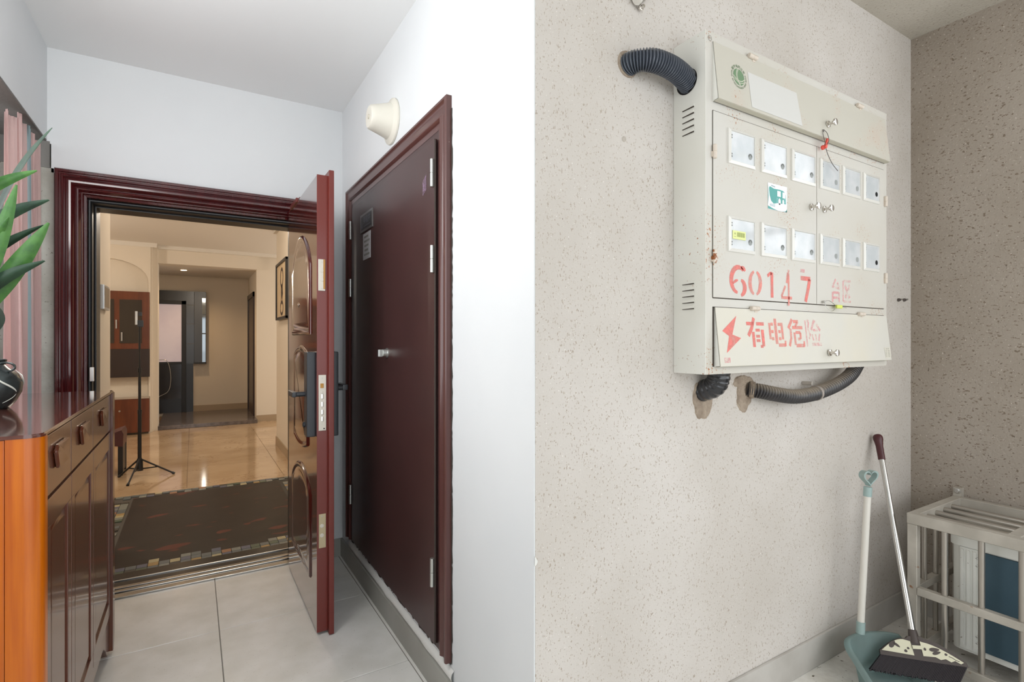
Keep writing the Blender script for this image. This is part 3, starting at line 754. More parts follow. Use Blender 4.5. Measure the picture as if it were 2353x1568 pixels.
# meter windows
xs = [(1.408, 1.544), (1.576, 1.720), (1.748, 1.895), (1.925, 2.058), (2.079, 2.211), (2.234, 2.361)]
for row, (zt, zb) in enumerate(((1.960, 1.850), (1.688, 1.577))):
    for i, (x0, x1) in enumerate(xs):
        rim = MB(); o_ = [(x0, zb), (x1, zb), (x1, zt), (x0, zt)]
        rings = [[rim.bm.verts.new(fnP(a, b, d)) for a, b in offset_poly(o_, ins)] for ins, d in ((0, .003), (.001, .008), (.009, .012), (.010, .0085), (.012, .0085))]
        for r_ in range(4):
            for k in range(4): rim.bm.faces.new((rings[r_][k], rings[r_][(k+1) % 4], rings[r_+1][(k+1) % 4], rings[r_+1][k]))
        win = rim.build('meter_window', rimM, mbx)
        mf = MB(); mf.box(x0+.010, x1-.010, MYf-.0045, MYf-.003, zb+.010, zt-.010); mf.build('meter', meterM, win)
        mf = MB(); mf.box(x0+.040, x1-.060+.01, MYf-.006, MYf-.0044, zt-.055, zt-.018); mf.build('meter_display', meterD, win)
        if row == 0 and i < 2 or (i == 0):
            mf = MB(); mf.box(x0+.045, x1-.045, MYf-.006, MYf-.0044, zb+.028, zb+.046); mf.build('meter_note', meterY, win)
        pn = MB(); pn.box(x0+.0105, x1-.0105, MYf-.0095, MYf-.0080, zb+.0105, zt-.0105); pn.build('pane', paneM, win)
        hc = (x1-.030, zb+.036)
        h = MB(); h.prism(arc(*hc, .0095, 0, 360, 20)[:-1], fnP, .0096, .0100); h.build('lock_hole', holeG if not (i == 5) else holeM, win)
        if i < 3:
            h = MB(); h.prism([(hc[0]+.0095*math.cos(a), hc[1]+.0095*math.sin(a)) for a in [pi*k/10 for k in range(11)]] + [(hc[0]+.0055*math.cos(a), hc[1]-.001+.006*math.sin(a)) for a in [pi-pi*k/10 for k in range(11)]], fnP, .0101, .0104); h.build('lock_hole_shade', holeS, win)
        for zz in (zt-.022, zt-.030, zb+.030, zb+.022):
            h = MB(); h.box(x0+.0115, x0+.0165, MYf-.0099, MYf-.0094, zz-.0022, zz+.0022); h.build('hinge_notch', holeS, win)
# yellow barcode label on the lower left window
lb = MB(); lb.box(1.424, 1.488, MYf-.0112, MYf-.0098, 1.617, 1.643); lb = lb.build('barcode_label', yelS, mbx, label='yellow-green barcode label')
mb = MB(); rnd = random.Random(5); x = 1.4445
while x < 1.4815:
    wdt = rnd.choice((.0007, .0012, .002)); mb.box(x, x+wdt, MYf-.0115, MYf-.0112, 1.6245, 1.6385); x += wdt + rnd.choice((.0006, .001))
flat(mb, arc(1.4345, 1.6335, .0035, 0, 360, 14)[:-1], fnP, .0115); ribbon(mb, [(1.430, 1.6245), (1.4395, 1.6245)], .0018, fnP, .0115)
mb.build('barcode', olive, lb)
# knobs
def knob(x, z, yb, par=mbx):
    k = MB(); k.lathe([(0, .011), (.002, .012), (.005, .0115), (.007, .006), (.018, .0045), (.022, .010), (.026, .0125), (.030, .0115), (.031, .007)], (x, yb, z), (0, -1, 0), 24)
    return k.build('knob', chrome, par)
knob(1.953, 2.081, MYf-.018); knob(1.872, 1.775, MYf-.003); knob(1.957, 1.778, MYf-.003); knob(1.957, 1.258, MYf-.022)
# hinges
for x, z, nmh in ((1.530, 2.209, 0), (2.204, 2.209, 0), (1.541, 1.4035, 0), (2.217, 1.4035, 0)):
    h = MB(); h.lathe([(0, .006), (.002, .0075), (.020, .0075), (.021, .0065), (.022, .0075), (.040, .0075), (.042, .005)], (x-.021, MYf-.008, z+.001), (1, 0, 0), 14)
    h.box(x+.002, x+.016, MYf-.006, MYf, z-.012, z); h.build('hinge', hingeC, mbx)
for x, z in ((1.3445, 1.873), (1.3445, 1.556), (2.4135, 1.870), (2.4135, 1.556)):
    h = MB(); h.lathe([(0, .005), (.002, .0065), (.020, .0065), (.021, .0055), (.022, .0065), (.040, .0065), (.042, .005)], (x, MYf-.007, z-.021), (0, 0, 1), 14)
    h.box(x-.009, x, MYf-.004, MYf, z-.016, z); h.build('hinge', hingeC, mbx)
# emblem on upper flap: globe with crossing arcs and lettered ring
EC = (1.4505, 2.121)
em = MB(); flat(em, arc(*EC, .0275, 0, 360, 40)[:-1], fnP, .0044)
eo = em.build('emblem', greenE, mbx, xf=XU, label='green round globe emblem with lettered ring')
em = MB()
def earc(pts, wd): ribbon(em, [(EC[0]+a*.0275, EC[1]+b*.0275) for a, b in pts], [w_*.0275 for w_ in wd] if isinstance(wd, list) else wd*.0275, fnP, .0047)
def ecurve(pts, wd):
    q_ = smooth_path([(a, b, 0) for a, b in pts], 16); earc([(p.x, p.y) for p in q_], wd)
ecurve([(-.12, .99), (-.36, .5), (-.42, 0), (-.25, -.5), (.10, -.98)], .09)
ecurve([(.06, .99), (-.20, .5), (-.28, .05), (-.16, -.4), (.18, -.95)], .06)
ecurve([(-.99, .02), (-.5, -.32), (0, -.46), (.5, -.40), (.98, -.10)], .09)
ecurve([(-.92, -.30), (-.4, -.56), (.1, -.68), (.55, -.62), (.86, -.46)], .07)
em.build('emblem_lines', creamL, eo, xf=XU)
em = MB()
top_t = '国家电网公司'; bot_t = 'STATE GRID CORPORATION OF CHINA'
for i, ch_ in enumerate(top_t):
    a = math.radians(140 - i*20); text_into(em, ch_, .0105, fnP, .0045, EC[0]+.0345*math.cos(a), EC[1]+.0345*math.sin(a), a-pi/2, bold=.0003)
for i, ch_ in enumerate(bot_t):
    if ch_ == ' ': continue
    a = math.radians(20 - 230*0 - (i)*7.4 ); text_into(em, ch_, .0085, fnP, .0045, EC[0]+.0345*math.cos(a), EC[1]+.0345*math.sin(a), a-pi/2, bold=.0002)
em.build('emblem_ring', greyT, eo, xf=XU)
# certification mark on the frame corner
em = MB(); ribbon(em, arc(1.330, 2.214, .008, 0, 360, 20), .0012, fnP, .0006); text_into(em, 'CCC', .007, fnP, .0006, 1.330, 2.214)
em.build('certification_mark', greyink, mbx)
# pale paper patch on the flap
pw = MB(); flat(pw, [(1.503, 2.036), (1.785, 2.036), (1.770, 2.152), (1.499, 2.152)], fnP, .0046); pw.build('paper_patch', paperM, mbx, xf=XU, label='paler papered rectangle')
# teal sticker
sk = MB(); flat(sk, [(1.616, 1.736), (1.724, 1.736), (1.725, 1.823), (1.616, 1.823)], fnP, .0038)
sk = sk.build('sticker', stickW, mbx, label='teal and white instruction sticker')
a = MB(); flat(a, [(1.617, 1.737)] + [(1.617+.107*i/10, 1.747-.008*math.sin(pi*i/10*.9)-.004*i/10) for i in range(11)] + [(1.7235, 1.737)], fnP, .0041)
flat(a, [(1.724, 1.737), (1.724, 1.748), (1.714, 1.737)], fnP, .0041)
flat(a, [(1.617, 1.750), (1.620, 1.780), (1.617, 1.818)], fnP, .0041)
P = [(1.622, 1.806), (1.626, 1.812), (1.650, 1.807), (1.680, 1.808), (1.700, 1.807), (1.710, 1.803), (1.716, 1.795), (1.7185, 1.765), (1.662, 1.760), (1.648, 1.757), (1.634, 1.765), (1.626, 1.782)]
flat(a, P, fnP, .0041); a.build('sticker_print', tealS, sk)
a = MB()
for x0, x1, z0, z1 in ((1.668, 1.688, 1.784, 1.803), (1.698, 1.714, 1.782, 1.802), (1.664, 1.700, 1.757, 1.762)): flat(a, [(x0, z0), (x1, z0), (x1, z1), (x0, z1)], fnP, .0043)
flat(a, arc(1.681, 1.768, .007, 0, 360, 12, .011)[:-1], fnP, .0043); flat(a, arc(1.702, 1.768, .005, 0, 360, 12, .010)[:-1], fnP, .0043)
a.build('sticker_shapes', stickW, sk)
a = MB()
for k in range(4): ribbon(a, [(1.664, 1.777-.005*k), (1.671, 1.777-.005*k)], .0022, fnP, .0044); ribbon(a, [(1.708, 1.779-.005*k), (1.717, 1.779-.005*k)], .0022, fnP, .0044)
a.build('sticker_lines', tealL, sk)
a = MB(); ribbon(a, [(1.634, 1.8155), (1.656, 1.8135)], .003, fnP, .0044)
for k in range(3): ribbon(a, [(1.626, 1.754-.003*k), (1.656, 1.754-.003*k)], .0012, fnP, .0044)
a.build('sticker_text', M('sticker_grey_text', (150, 170, 176), .6), sk)
# beige rating plate at lower right of the lower flap
a = MB(); flat(a, [(2.378, 1.230), (2.421, 1.230), (2.421, 1.273), (2.372, 1.273)], fnP, .0046); rp = a.build('rating_plate', labelG, mbx, xf=XLo)
a = MB()
for k in range(3): ribbon(a, [(2.388+.009*k, 1.267), (2.3905+.009*k, 1.267)], .005, fnP, .0049)
for k in range(5):
    ribbon(a, [(2.381, 1.259-.0055*k), (2.390, 1.259-.0055*k)], .0016, fnP, .0049); ribbon(a, [(2.398, 1.259-.0055*k), (2.414, 1.259-.0055*k)], .0016, fnP, .0049)
a.build('rating_text', greyink, rp, xf=XLo)

# ---- stencilled digits 60147, flat paint on the left door
def S(mat, strokes, cx, cz, wd, ht, name, xf=None, dep=.0036):
    """strokes: list of (points in unit square, width in units of height)"""
    mb = MB()
    for pts, wv in strokes:
        ribbon(mb, [(cx + (a-.5)*wd, cz + (b-.5)*ht) for a, b in pts], [x*ht for x in wv] if isinstance(wv, list) else wv*ht, fnP, dep)
    return mb.build(name, mat, mbx, xf=xf)
def cres(cx, cy, rx, ry, a0, a1, n=12): return [(cx+rx*math.cos(math.radians(a0+(a1-a0)*i/n)), cy+ry*math.sin(math.radians(a0+(a1-a0)*i/n))) for i in range(n+1)]
taper = lambda m, n=13, e=.45: [m*(e+(1-e)*math.sin(pi*i/(n-1))) for i in range(n)]
S(redp3, [(cres(.55, .55, .42, .42, 50, 262), taper(.2)), (cres(.62, .30, .30, .26, -75, 75), taper(.2)), (cres(.55, .30, .36, .24, 95, 150), taper(.10)), (cres(.70, .80, .25, .17, 20, 95), taper(.14))], 1.459, 1.487, .086, .096, 'stencil_digit')
S(redp, [(cres(.55, .5, .42, .42, 110, 250), taper(.19)), (cres(.45, .5, .42, .42, -70, 70), taper(.19))], 1.549, 1.487, .074, .092, 'stencil_digit')
S(redp3, [([(.62, .95), (.66, .02)], .17), ([(.22, .80), (.45, .90), (.62, .92)], .12)], 1.631, 1.487, .060, .090, 'stencil_digit')
S(redp, [([(.66, 1.08), (.70, -.14)], .10), ([(.52, .62), (.60, .98)], .10), ([(.12, .16), (.42, .52)], .10), ([(.10, .12), (.95, .12)], .10)], 1.722, 1.485, .074, .100, 'stencil_digit')
S(redp3, [([(.08, .87), (.90, .87)], .16), ([(.84, .86), (.74, .55), (.50, .02)], [.19, .19, .17])], 1.838, 1.484, .074, .096, 'stencil_digit')
S(redp2, [([(0, .5), (1, .5)], 1)], 1.818, 1.545, .028, .012, 'paint_smudge')
# 台区
S(redp2, [([(.50, .98), (.22, .72)], .11), ([(.12, .66), (.88, .60)], .10), ([(.66, .85), (.88, .56)], .12), ([(.20, .44), (.20, .02)], .13), ([(.84, .44), (.84, .02)], .13), ([(.25, .42), (.80, .42)], .10), ([(.25, .20), (.80, .20)], .10)], 2.037, 1.487, .070, .088, 'stencil_character')
S(redp2, [([(.10, .96), (.10, .06)], .10), ([(.14, .96), (.95, .96)], .10), ([(.15, .06), (.98, .06)], .10), ([(.30, .78), (.84, .22)], .16), ([(.86, .80), (.34, .22)], .14)], 2.115, 1.487, .064, .086, 'stencil_character')
# lightning bolt and 有电危险 on the lower flap
dl = .0044
mb = MB(); flat(mb, [(1.447, 1.378), (1.372, 1.330), (1.402, 1.314), (1.419, 1.319)], fnP, dl); flat(mb, [(1.402, 1.314), (1.384, 1.262), (1.460, 1.308), (1.419, 1.319)], fnP, dl); mb.build('lightning_bolt', redp3, mbx, xf=XLo)
S(redp2, [([(0, .5), (1, .5)], 1)], 1.384, 1.240, .028, .016, 'paint_smudge', XLo, dl)
S(redp3, [([(.02, .80), (.42, .80)], .12), ([(.56, .80), (1.0, .80)], .12), ([(.46, 1.0), (.30, .65), (.08, .38)], .15), ([(.36, .52), (.36, .0)], .15), ([(.88, .60), (.88, .02)], .16), ([(.50, .58), (.74, .58)], .10), ([(.50, .37), (.72, .37)], .10), ([(.50, .22), (.72, .22)], .10), ([(.70, .02), (.86, .02)], .10)], 1.538, 1.3265, .094, .094, 'stencil_character', XLo, dl)
S(redp, [([(.42, 1.0), (.42, .10)], .16), ([(.05, .84), (.05, .26)], .12), ([(.13, .80), (.28, .80)], .11), ([(.13, .54), (.28, .54)], .11), ([(.13, .29), (.28, .29)], .11), ([(.57, .80), (.76, .80)], .11), ([(.57, .54), (.72, .54)], .11), ([(.57, .29), (.72, .29)], .11), ([(.82, .86), (.82, .26)], .13), ([(.52, .06), (.94, .06)], .12), ([(.96, .22), (.96, .02)], .10)], 1.655, 1.3265, .090, .094, 'stencil_character', XLo, dl)
S(redp, [([(.34, 1.0), (.06, .66)], .14), ([(.40, .92), (.72, .92)], .12), ([(.66, .88), (.50, .74)], .10), ([(.30, .70), (.96, .70)], .12), ([(.20, .66), (.18, .30), (.04, .02)], .13), ([(.42, .52), (.42, .06)], .13), ([(.50, .52), (.80, .52)], .11), ([(.80, .52), (.78, .28)], .12), ([(.60, .28), (.76, .28)], .10), ([(.46, .04), (.98, .04)], .13), ([(.98, .20), (.98, .0)], .10)], 1.762, 1.3265, .094, .094, 'stencil_character', XLo, dl)
S(redp2, [([(.04, .98), (.04, .0)], .09), ([(.14, .96), (.28, .96)], .10), ([(.26, .92), (.18, .66), (.30, .45), (.20, .28)], .09), ([(.64, 1.0), (.38, .62)], .12), ([(.66, .96), (.98, .60)], .12), ([(.50, .62), (.82, .62)], .09), ([(.42, .46), (.48, .22)], .09), ([(.64, .46), (.66, .20)], .09), ([(.92, .48), (.82, .20)], .09), ([(.36, .08), (1.0, .08)], .12)], 1.870, 1.3265, .096, .094, 'stencil_character', XLo, dl)

# seals
t = thing('wire_seal', 'red plastic seal with dark wire loop hanging at the top of the meter box doors', 'seal', (1.925, 1.02, 2.02))
MB().tube(smooth_path([(1.915, 1.012, 2.052), (1.905, 1.010, 2.035), (1.916, 1.008, 2.005), (1.925, 1.012, 1.995)], 14), .0011, 6).build('wire', wireM, t)
MB().tube(smooth_path([(1.915, 1.012, 2.052), (1.930, 1.008, 2.040), (1.936, 1.006, 2.015), (1.927, 1.012, 1.995)], 14), .0011, 6).build('wire', wireM, t)
MB().tube(smooth_path([(1.927, 1.012, 1.993), (1.940, 1.012, 1.970), (1.975, 1.014, 1.942), (2.020, 1.018, 1.925)], 16), .0013, 6).build('wire', wireM, t)
a = MB(); a.lathe([(0, .008), (.006, .0085), (.008, .006), (.016, .006)], (1.925, 1.024, 1.993), (0, -1, 0), 14); a.prism([(1.922, 2.000), (1.938, 2.026), (1.944, 2.024), (1.936, 1.998)], fnP, .022, .027); a.build('seal_body', sealR, t)
MB().lathe([(0, .005), (.008, .005)], (1.917, MYf-.016, 2.050), (0, -1, 0), 10).build('eyelet', steel, t)
t = thing('wire_seal', 'yellow-green plastic seal with thin wire loop at the foot of the right meter door', 'seal', (2.03, 1.02, 1.42))
MB().tube(smooth_path([(1.946, 1.026, 1.442), (1.962, 1.022, 1.447), (1.985, 1.020, 1.440), (2.018, 1.022, 1.428)], 14), .0009, 6).build('wire', steel, t)
MB().tube(smooth_path([(1.946, 1.026, 1.440), (1.948, 1.022, 1.425), (1.968, 1.018, 1.410), (1.995, 1.020, 1.412), (2.018, 1.022, 1.427)], 14), .0009, 6).build('wire', steel, t)
a = MB(); a.box(2.016, 2.054, 1.017, 1.026, 1.420, 1.433, bev=.0025); a.build('seal_body', sealY, t)
MB().tube([(2.05, 1.022, 1.427), (2.095, 1.024, 1.424)], .0009, 6).build('wire', steel, t)
MB().lathe([(0, .0045), (.010, .0045), (.012, .003)], (1.944, MYf-.002, 1.441), (0, -1, 0), 10).build('eyelet', steel, t)

# ---- corrugated ducts
def duct(pts, r, pitch, mat, par, nm='hose', amp=.12, n=20):
    P = smooth_path(pts, 200); L_ = sum((P[i+1]-P[i]).length for i in range(200))
    ribs = int(L_/pitch); n_s = ribs*6
    P = smooth_path(pts, n_s)
    rad = [r*(1 - amp*(.5+.5*math.cos(2*pi*i/6))**1.5) for i in range(n_s+1)]
    return MB().tube(P, rad, n).build(nm, mat, par, ang=60)
t = thing('corrugated_conduit', 'grey-black corrugated conduit arching from the wall into the left side of the meter box', 'conduit', (1.12, 1.16, 2.13))
duct([(1.112, 1.180, 2.126), (1.118, 1.140, 2.130), (1.150, 1.108, 2.130), (1.200, 1.096, 2.126), (1.255, 1.096, 2.119), (1.305, 1.102, 2.106), (1.35, 1.110, 2.090)], .0335, .0074, ductM, t, amp=.24)
MB().lathe([(0, .040), (.003, .039), (.004, .034)], (1.112, YD+.0005, 2.130), (0, -1, 0), 24).build('hole_collar', patchm, t)
def patch(name, cx, cz, rx, rz, seed, par, yb=YD):
    mb = MB(); rn = random.Random(seed); n = 36
    ks = [1 + .22*mnoise.noise(Vector((math.cos(2*pi*i/n)*1.6, math.sin(2*pi*i/n)*1.6, seed))) + rn.uniform(-.05, .05) for i in range(n)]
    cen = None
    def f(u, v):
        i = int(round(u*n)) % n; a = 2*pi*i/n; k = ks[i]*v
        x = cx + rx*k*math.cos(a); z = cz + rz*k*math.sin(a)
        dd = .003 + .006*(1-v)*abs(mnoise.noise(Vector((x*60, z*60, seed)))) + .004*abs(mnoise.noise(Vector((x*150, z*150, seed)))) if v < 1 else -.001
        return (x, yb-dd, z)
    mb.grid(f, n, 9, True); bmesh.ops.remove_doubles(mb.bm, verts=mb.bm.verts[:], dist=.0001)
    return mb.build(name, patchm, par, ang=60)
t = thing('corrugated_conduit', 'short black taped conduit stub under the left end of the meter box', 'conduit', (1.46, 1.12, 1.13))
duct([(1.452, 1.098, 1.215), (1.453, 1.100, 1.178), (1.452, 1.118, 1.150), (1.448, 1.170, 1.130)], .036, .014, ductB, t, amp=.06)
patch('cement_patch', 1.452, 1.106, .052, .072, 11, t)
t = thing('corrugated_conduit', 'dusty black corrugated conduit looping from the wall to the right underside of the meter box', 'conduit', (1.7, 1.12, 1.12))
duct([(1.690, 1.165, 1.128), (1.720, 1.132, 1.122), (1.790, 1.110, 1.108), (1.880, 1.102, 1.096), (1.990, 1.100, 1.098), (2.10, 1.100, 1.112), (2.20, 1.098, 1.135), (2.28, 1.098, 1.165), (2.335, 1.098, 1.21)], .0270, .0125, ductM2, t, amp=.22)
patch('cement_patch', 1.672, 1.108, .045, .058, 23, t); patch('cement_patch', 1.665, 1.155, .060, .022, 5, t)
MB().lathe([(0, .030), (.010, .031), (.018, .028)], (1.702, 1.158, 1.126), (.55, -.83, -.1), 20).build('cement_collar', patchm, t)
MB().lathe([(0, .0285), (.012, .0285)], (2.020, 1.100, 1.101), (1, 0, .1), 24).build('grey_band', M('grey_band', (160, 150, 142), .6), t)
MB().tube([(2.040, YD, 1.135), (2.045, 1.125, 1.135)], .008, 10).build('wall_stub', M('pale_plug', (190, 182, 172), .8), t)

# ================================================================== CAGE with the air-conditioner unit
cg = thing('steel_cage', 'weathered square-tube steel cage around the outdoor unit in the right corner', 'cage', (2.72, .3, 0))
gx0, gx1, gy1, gy0, gz = 2.474, 2.945, .981, -.55, .603
q = .034
def rail(x0, x1, y0, y1, z0, z1, nm='rail', m=cageM): return B(x0, x1, y0, y1, z0, z1, bev=.002, seg=1).build(nm, m, cg)
rail(gx0, gx0+q, gy0, gy1, gz-.042, gz); rail(gx1-q, gx1, gy0, gy1, gz-.042, gz)
rail(gx0+q, gx1-q, gy1-q, gy1, gz-.042, gz); rail(gx0+q, gx1-q, gy0, gy0+q, gz-.042, gz); rail(gx0+q, gx1-q, .645, .683, gz-.042, gz+.001)
for x in (gx0+.001, gx1-q):
    for y in (gy1-q-.001, gy0): rail(x, x+q-.002, y, y+q, 0, gz-.042, 'post')
for zt in (.312, .070):
    rail(gx0-.001, gx0+q-.006, gy0+q, gy1-q-.001, zt-.030, zt); rail(gx0+q, gx1-q, gy1-q+.003, gy1-.003, zt-.030, zt); rail(gx1-q, gx1-.003, gy0+q, gy1-q-.001, zt-.030, zt)
y = .861
while y > gy0+.08:
    MB().tube([(gx0+.018, y, .07), (gx0+.018, y, gz-.042)], .0105, 14).build('bar', barM, cg); y -= .1115
for x in (2.590, 2.698, 2.806):
    MB().tube([(x, gy1-.017, .07), (x, gy1-.017, gz-.042)], .0095, 14).build('bar', barM, cg)
for x in (2.575, 2.655, 2.735, 2.815):
    MB().tube([(x, gy0+q, gz-.022), (x, gy1-q, gz-.022)], .0105, 14).build('bar', barM, cg)
br = MB(); br.box(2.938, XC, .955, .985, gz-.02, gz+.035, bev=.002); br.build('wall_bracket', cageM, cg)
MB().lathe([(0, .012), (.006, .012), (.007, .007), (.014, .007)], (XC-.030, .968, gz+.022), (-1, 0, 0), 8).build('wall_bolt', steel, cg)
ac = thing('air_conditioner', 'white and dark teal outdoor air-conditioner unit inside the steel cage', 'air conditioner', (2.76, .5, .05))
ax0, ax1, ay0, ay1 = 2.603, 2.885, -.02, .885
def rrect(x0, x1, y0, y1, r, n=6): 
    P = []
    for cx, cy, a in ((x1-r, y0+r, -90), (x1-r, y1-r, 0), (x0+r, y1-r, 90), (x0+r, y0+r, 180)): P += arc(cx, cy, r, a, a+90, n)
    return P
MB().prism(rrect(ax0+.006, ax1-.004, ay0, ay1-.004, .03), lambda a, b, d: (a, b, d), .075, .492).build('casing', acW, ac)
tpz = MB().prism(rrect(ax0-.004, ax1, ay0-.006, ay1+.003, .034), lambda a, b, d: (a, b, d), .488, .527); tpz.build('top_cover', acW, ac)
sp_ = MB(); sp_.box(ax0-.001, ax0+.008, .792, .852, .085, .486, bev=.003)
for yy in (.802, .822, .842):
    sp_.prism(arc(yy, .472, .005, 0, 180, 6) + [(yy-.005, .10), (yy+.005, .10)], lambda a, b, d: (ax0-.001-d, a, b), 0, .005)
sp_.build('service_panel', acW, ac)
for z in (.455, .425, .150, .125): MB().lathe([(0, .005), (.003, .005), (.005, .002)], (ax0-.001, .798, z), (-1, 0, 0), 10).build('screw', steel, ac)
B(ax0-.003, ax0+.008, ay0+.03, .780, .10, .482, bev=.002).build('fan_panel', acT, ac, label='dark teal front panel')
B(ax0, ax0+.01, .781, .791, .085, .486).build('panel_gap', holeM, ac)
for y_ in (.12, .74): B(2.63, 2.86, y_-.02, y_+.02, .070, .0755).build('foot', blackpl, ac)

# ================================================================== DUSTPAN and BROOM
dp = thing('dustpan', 'teal long-handled dustpan with a heart-shaped grip standing against the skirting', 'dustpan', (2.27, .98, 0))
bc = Vector((2.262, 1.030, 0)); od = Vector((-.36, -.93, 0)).normalized(); rd = Vector((-od.y, od.x, 0)) * -1
if rd.x < 0: rd = -rd
# centreline path of side wall: u in -1..1 : left front -> back -> right front
def rimpath(u):
    a = abs(u); s = 1 if u > 0 else -1
    W, D = .135, .27
    if a < .45:
        t_ = a/.45*pi/2; return s*W*.92*math.sin(t_), .07*(1-math.cos(t_)) + 0.0
    t_ = (a-.45)/.55; return s*(W*.92 + .03*t_), .07 + (D-.07)*t_
def hgt(u):
    a = abs(u)
    if u > .3: return max(.02, .150 - .13*((a-.3)/.4))
    return .150 if a < .3 else .150 - .125*((a-.3)/.7)**1.1
def pan(u, v):
    w_, d_ = rimpath(-1+2*u); h = hgt(-1+2*u)
    ins = 1 - .16*(1-v)
    p = bc + rd*(w_*ins) + od*(d_*(1 if d_ > .05 else 1) + .02*(1-v)*(1 if abs(-1+2*u) < .5 else .2))
    p = Vector((p.x, p.y, .008 + (h-.008)*v)); return p
mb = MB(); mb.grid(pan, 60, 6); mb.thick(.003); mb.build('pan_wall', panT, dp, ang=60)
mb = MB(); P = [pan(i/40, 0) for i in range(41)]; f = mb.bm.faces.new([mb.bm.verts.new((p.x, p.y, .006)) for p in P]); f.normal_update(); bmesh.ops.triangulate(mb.bm, faces=[f]); mb.thick(.003); mb.build('pan_floor', panT, dp)
rim_pts = [pan(i/60, 1) for i in range(61)]
def rimf(u, v):
    i = u*60; p = pan(u, 1); q2 = pan(min(1, u+.01), 1); q1 = pan(max(0, u-.01), 1); t_ = (q2-q1).normalized(); out = Vector((t_.y, -t_.x, 0)).normalized()
    c = bc + od*.12; 
    if (p-c).dot(out) < 0: out = -out
    return p + out*(.022*v) + Vector((0, 0, .006*math.sin(pi*v) - .008*v))
mb = MB(); mb.grid(rimf, 60, 4); mb.thick(.003); mb.build('pan_rim', panT, dp, ang=60)
h0, h1 = Vector((2.241, 1.045, .150)), Vector((2.300, 1.045, .705))
hd_ = (h1-h0).normalized()
MB().tube([h0-hd_*.0, h0+hd_*.045], .0155, 18).build('lower_socket', panT, dp)
MB().tube([h0+hd_*.04, h1-hd_*.01], .0125, 18).build('pole', hndW, dp)
MB().tube([h1-hd_*.025, h1+hd_*.012], .0150, 18).build('upper_socket', panT, dp)
hc_ = h1 + hd_*.048
hside = Vector((.94, -.34, 0)).normalized(); hn = hside.cross(hd_).normalized()
def heart(t_, k=1.0):
    x = 16*math.sin(t_)**3; y_ = 13*math.cos(t_)-5*math.cos(2*t_)-2*math.cos(3*t_)-math.cos(4*t_)
    return x/17*.037*k, (y_+2)/17*.036*k
mb = MB()
def hf(u, v):
    t_ = u*2*pi; a4 = v*4; k0, n0 = [(1, -1), (1, 1), (.80, 1), (.80, -1), (1, -1)][min(4, int(round(a4)))]
    x, y_ = heart(t_, k0)
    return hc_ + hside*x + hd_*y_ + hn*(n0*.013)
mb.grid(hf, 48, 4, True); bmesh.ops.remove_doubles(mb.bm, verts=mb.bm.verts[:], dist=.00005); mb.build('heart_grip', panT, dp, ang=50, label='heart-shaped teal grip')
# broom
bm_ = thing('broom', 'broom with polished steel pole, maroon grip and cream leaf-pattern head, leaning in the corner', 'broom', (2.35, .91, 0))
b0, b1 = Vector((2.353, .912, .178)), Vector((2.575, 1.128, .865))
bd = (b1-b0).normalized(); wv_ = Vector((.105, -.233, -.085)).normalized(); wv_ = (wv_ - bd*wv_.dot(bd)).normalized(); bn = wv_.cross(bd).normalized()
if bn.y > 0: bn = -bn
MB().tube([b0-bd*.01, b1-bd*.07], .0105, 20).build('pole', broomS, bm_)
gp = MB(); Lg = .10
gp.lathe([(0, .0125), (.002, .0135), (.06, .014), (.078, .0165), (.09, .019), (.102, .0185), (.110, .013), (.113, .005)], b1-bd*.088, bd, 24); gp.build('grip', gripM, bm_)
fnB = lambda a, b, d: tuple(b0 + wv_*a + bd*b + bn*d)
# head outline in (along width, up)
outl = [(-.118, -.070)] + [(-.118+.09*i/8, -.070+.052*math.sin(pi/2*i/8)) for i in range(1, 9)] + [(-.020, -.010), (.020, -.006)] + [(.03+.115*i/10, -.012-.062*(i/10)**1.6) for i in range(0, 11)] + [(.150, -.088), (-.118, -.084)]
mb = MB(); mb.prism(outl, fnB, -.012, .012); mb.build('head', broomD, bm_)
mb = MB(); mb.lathe([(0, .0185), (.03, .016), (.045, .0135)], b0-bd*.03, bd, 20); mb.build('socket', broomD, bm_)
L1 = [(-.112, -.068)] + [(-.112+.075*i/8, -.068+.046*math.sin(pi/2*i/8)) for i in range(1, 9)] + [(-.016, -.026), (-.010, -.072)]
R1 = [(.014, -.022)] + [(.022+.115*i/8, -.024-.050*(i/8)**1.5) for i in range(9)] + [(.128, -.080), (.112, -.072), (.10, -.078), (.085, -.070), (.07, -.075), (.055, -.068), (.018, -.070)]
mb = MB(); mb.prism(L1, fnB, .012, .0145); mb.build('inlay', creamP, bm_, label='cream left inlay with leaf cut-outs')
mb = MB(); mb.prism(R1, fnB, .012, .0145); mb.build('inlay', creamP, bm_, label='cream right inlay with leaf cut-outs')
mb = MB(); mb.prism([(-.012, -.050), (.016, -.048), (.016, -.036), (-.013, -.038)], fnB, .018, .0205); mb.build('inlay', creamP, bm_)
def leafshape(cx, cy, L_, W_, ang):
    P = [(L_/2*math.cos(t_), W_/2*math.sin(t_)*(1-.25*math.cos(t_))) for t_ in [2*pi*i/16 for i in range(16)]]
    c_, s_ = math.cos(ang), math.sin(ang); return [(cx+a*c_-b*s_, cy+a*s_+b*c_) for a, b in P]
mb = MB()
for args in ((-.075, -.043, .030, .015, .9), (-.061, -.044, .024, .009, -.6), (-.035, -.060, .010, .010, 1.57), (-.026, -.050, .008, .008, 1.57), (.026, -.046, .010, .008, 1.57), (.055, -.044, .032, .013, .15), (.060, -.054, .028, .010, .35), (.088, -.055, .009, .008, 0)):
    flat(mb, leafshape(*args), fnB, .0149)
ribbon(mb, [(.095, -.060), (.105, -.063), (.115, -.070), (.125, -.072)], .0022, fnB, .0149)
mb.build('leaf_pattern', broomD, bm_)
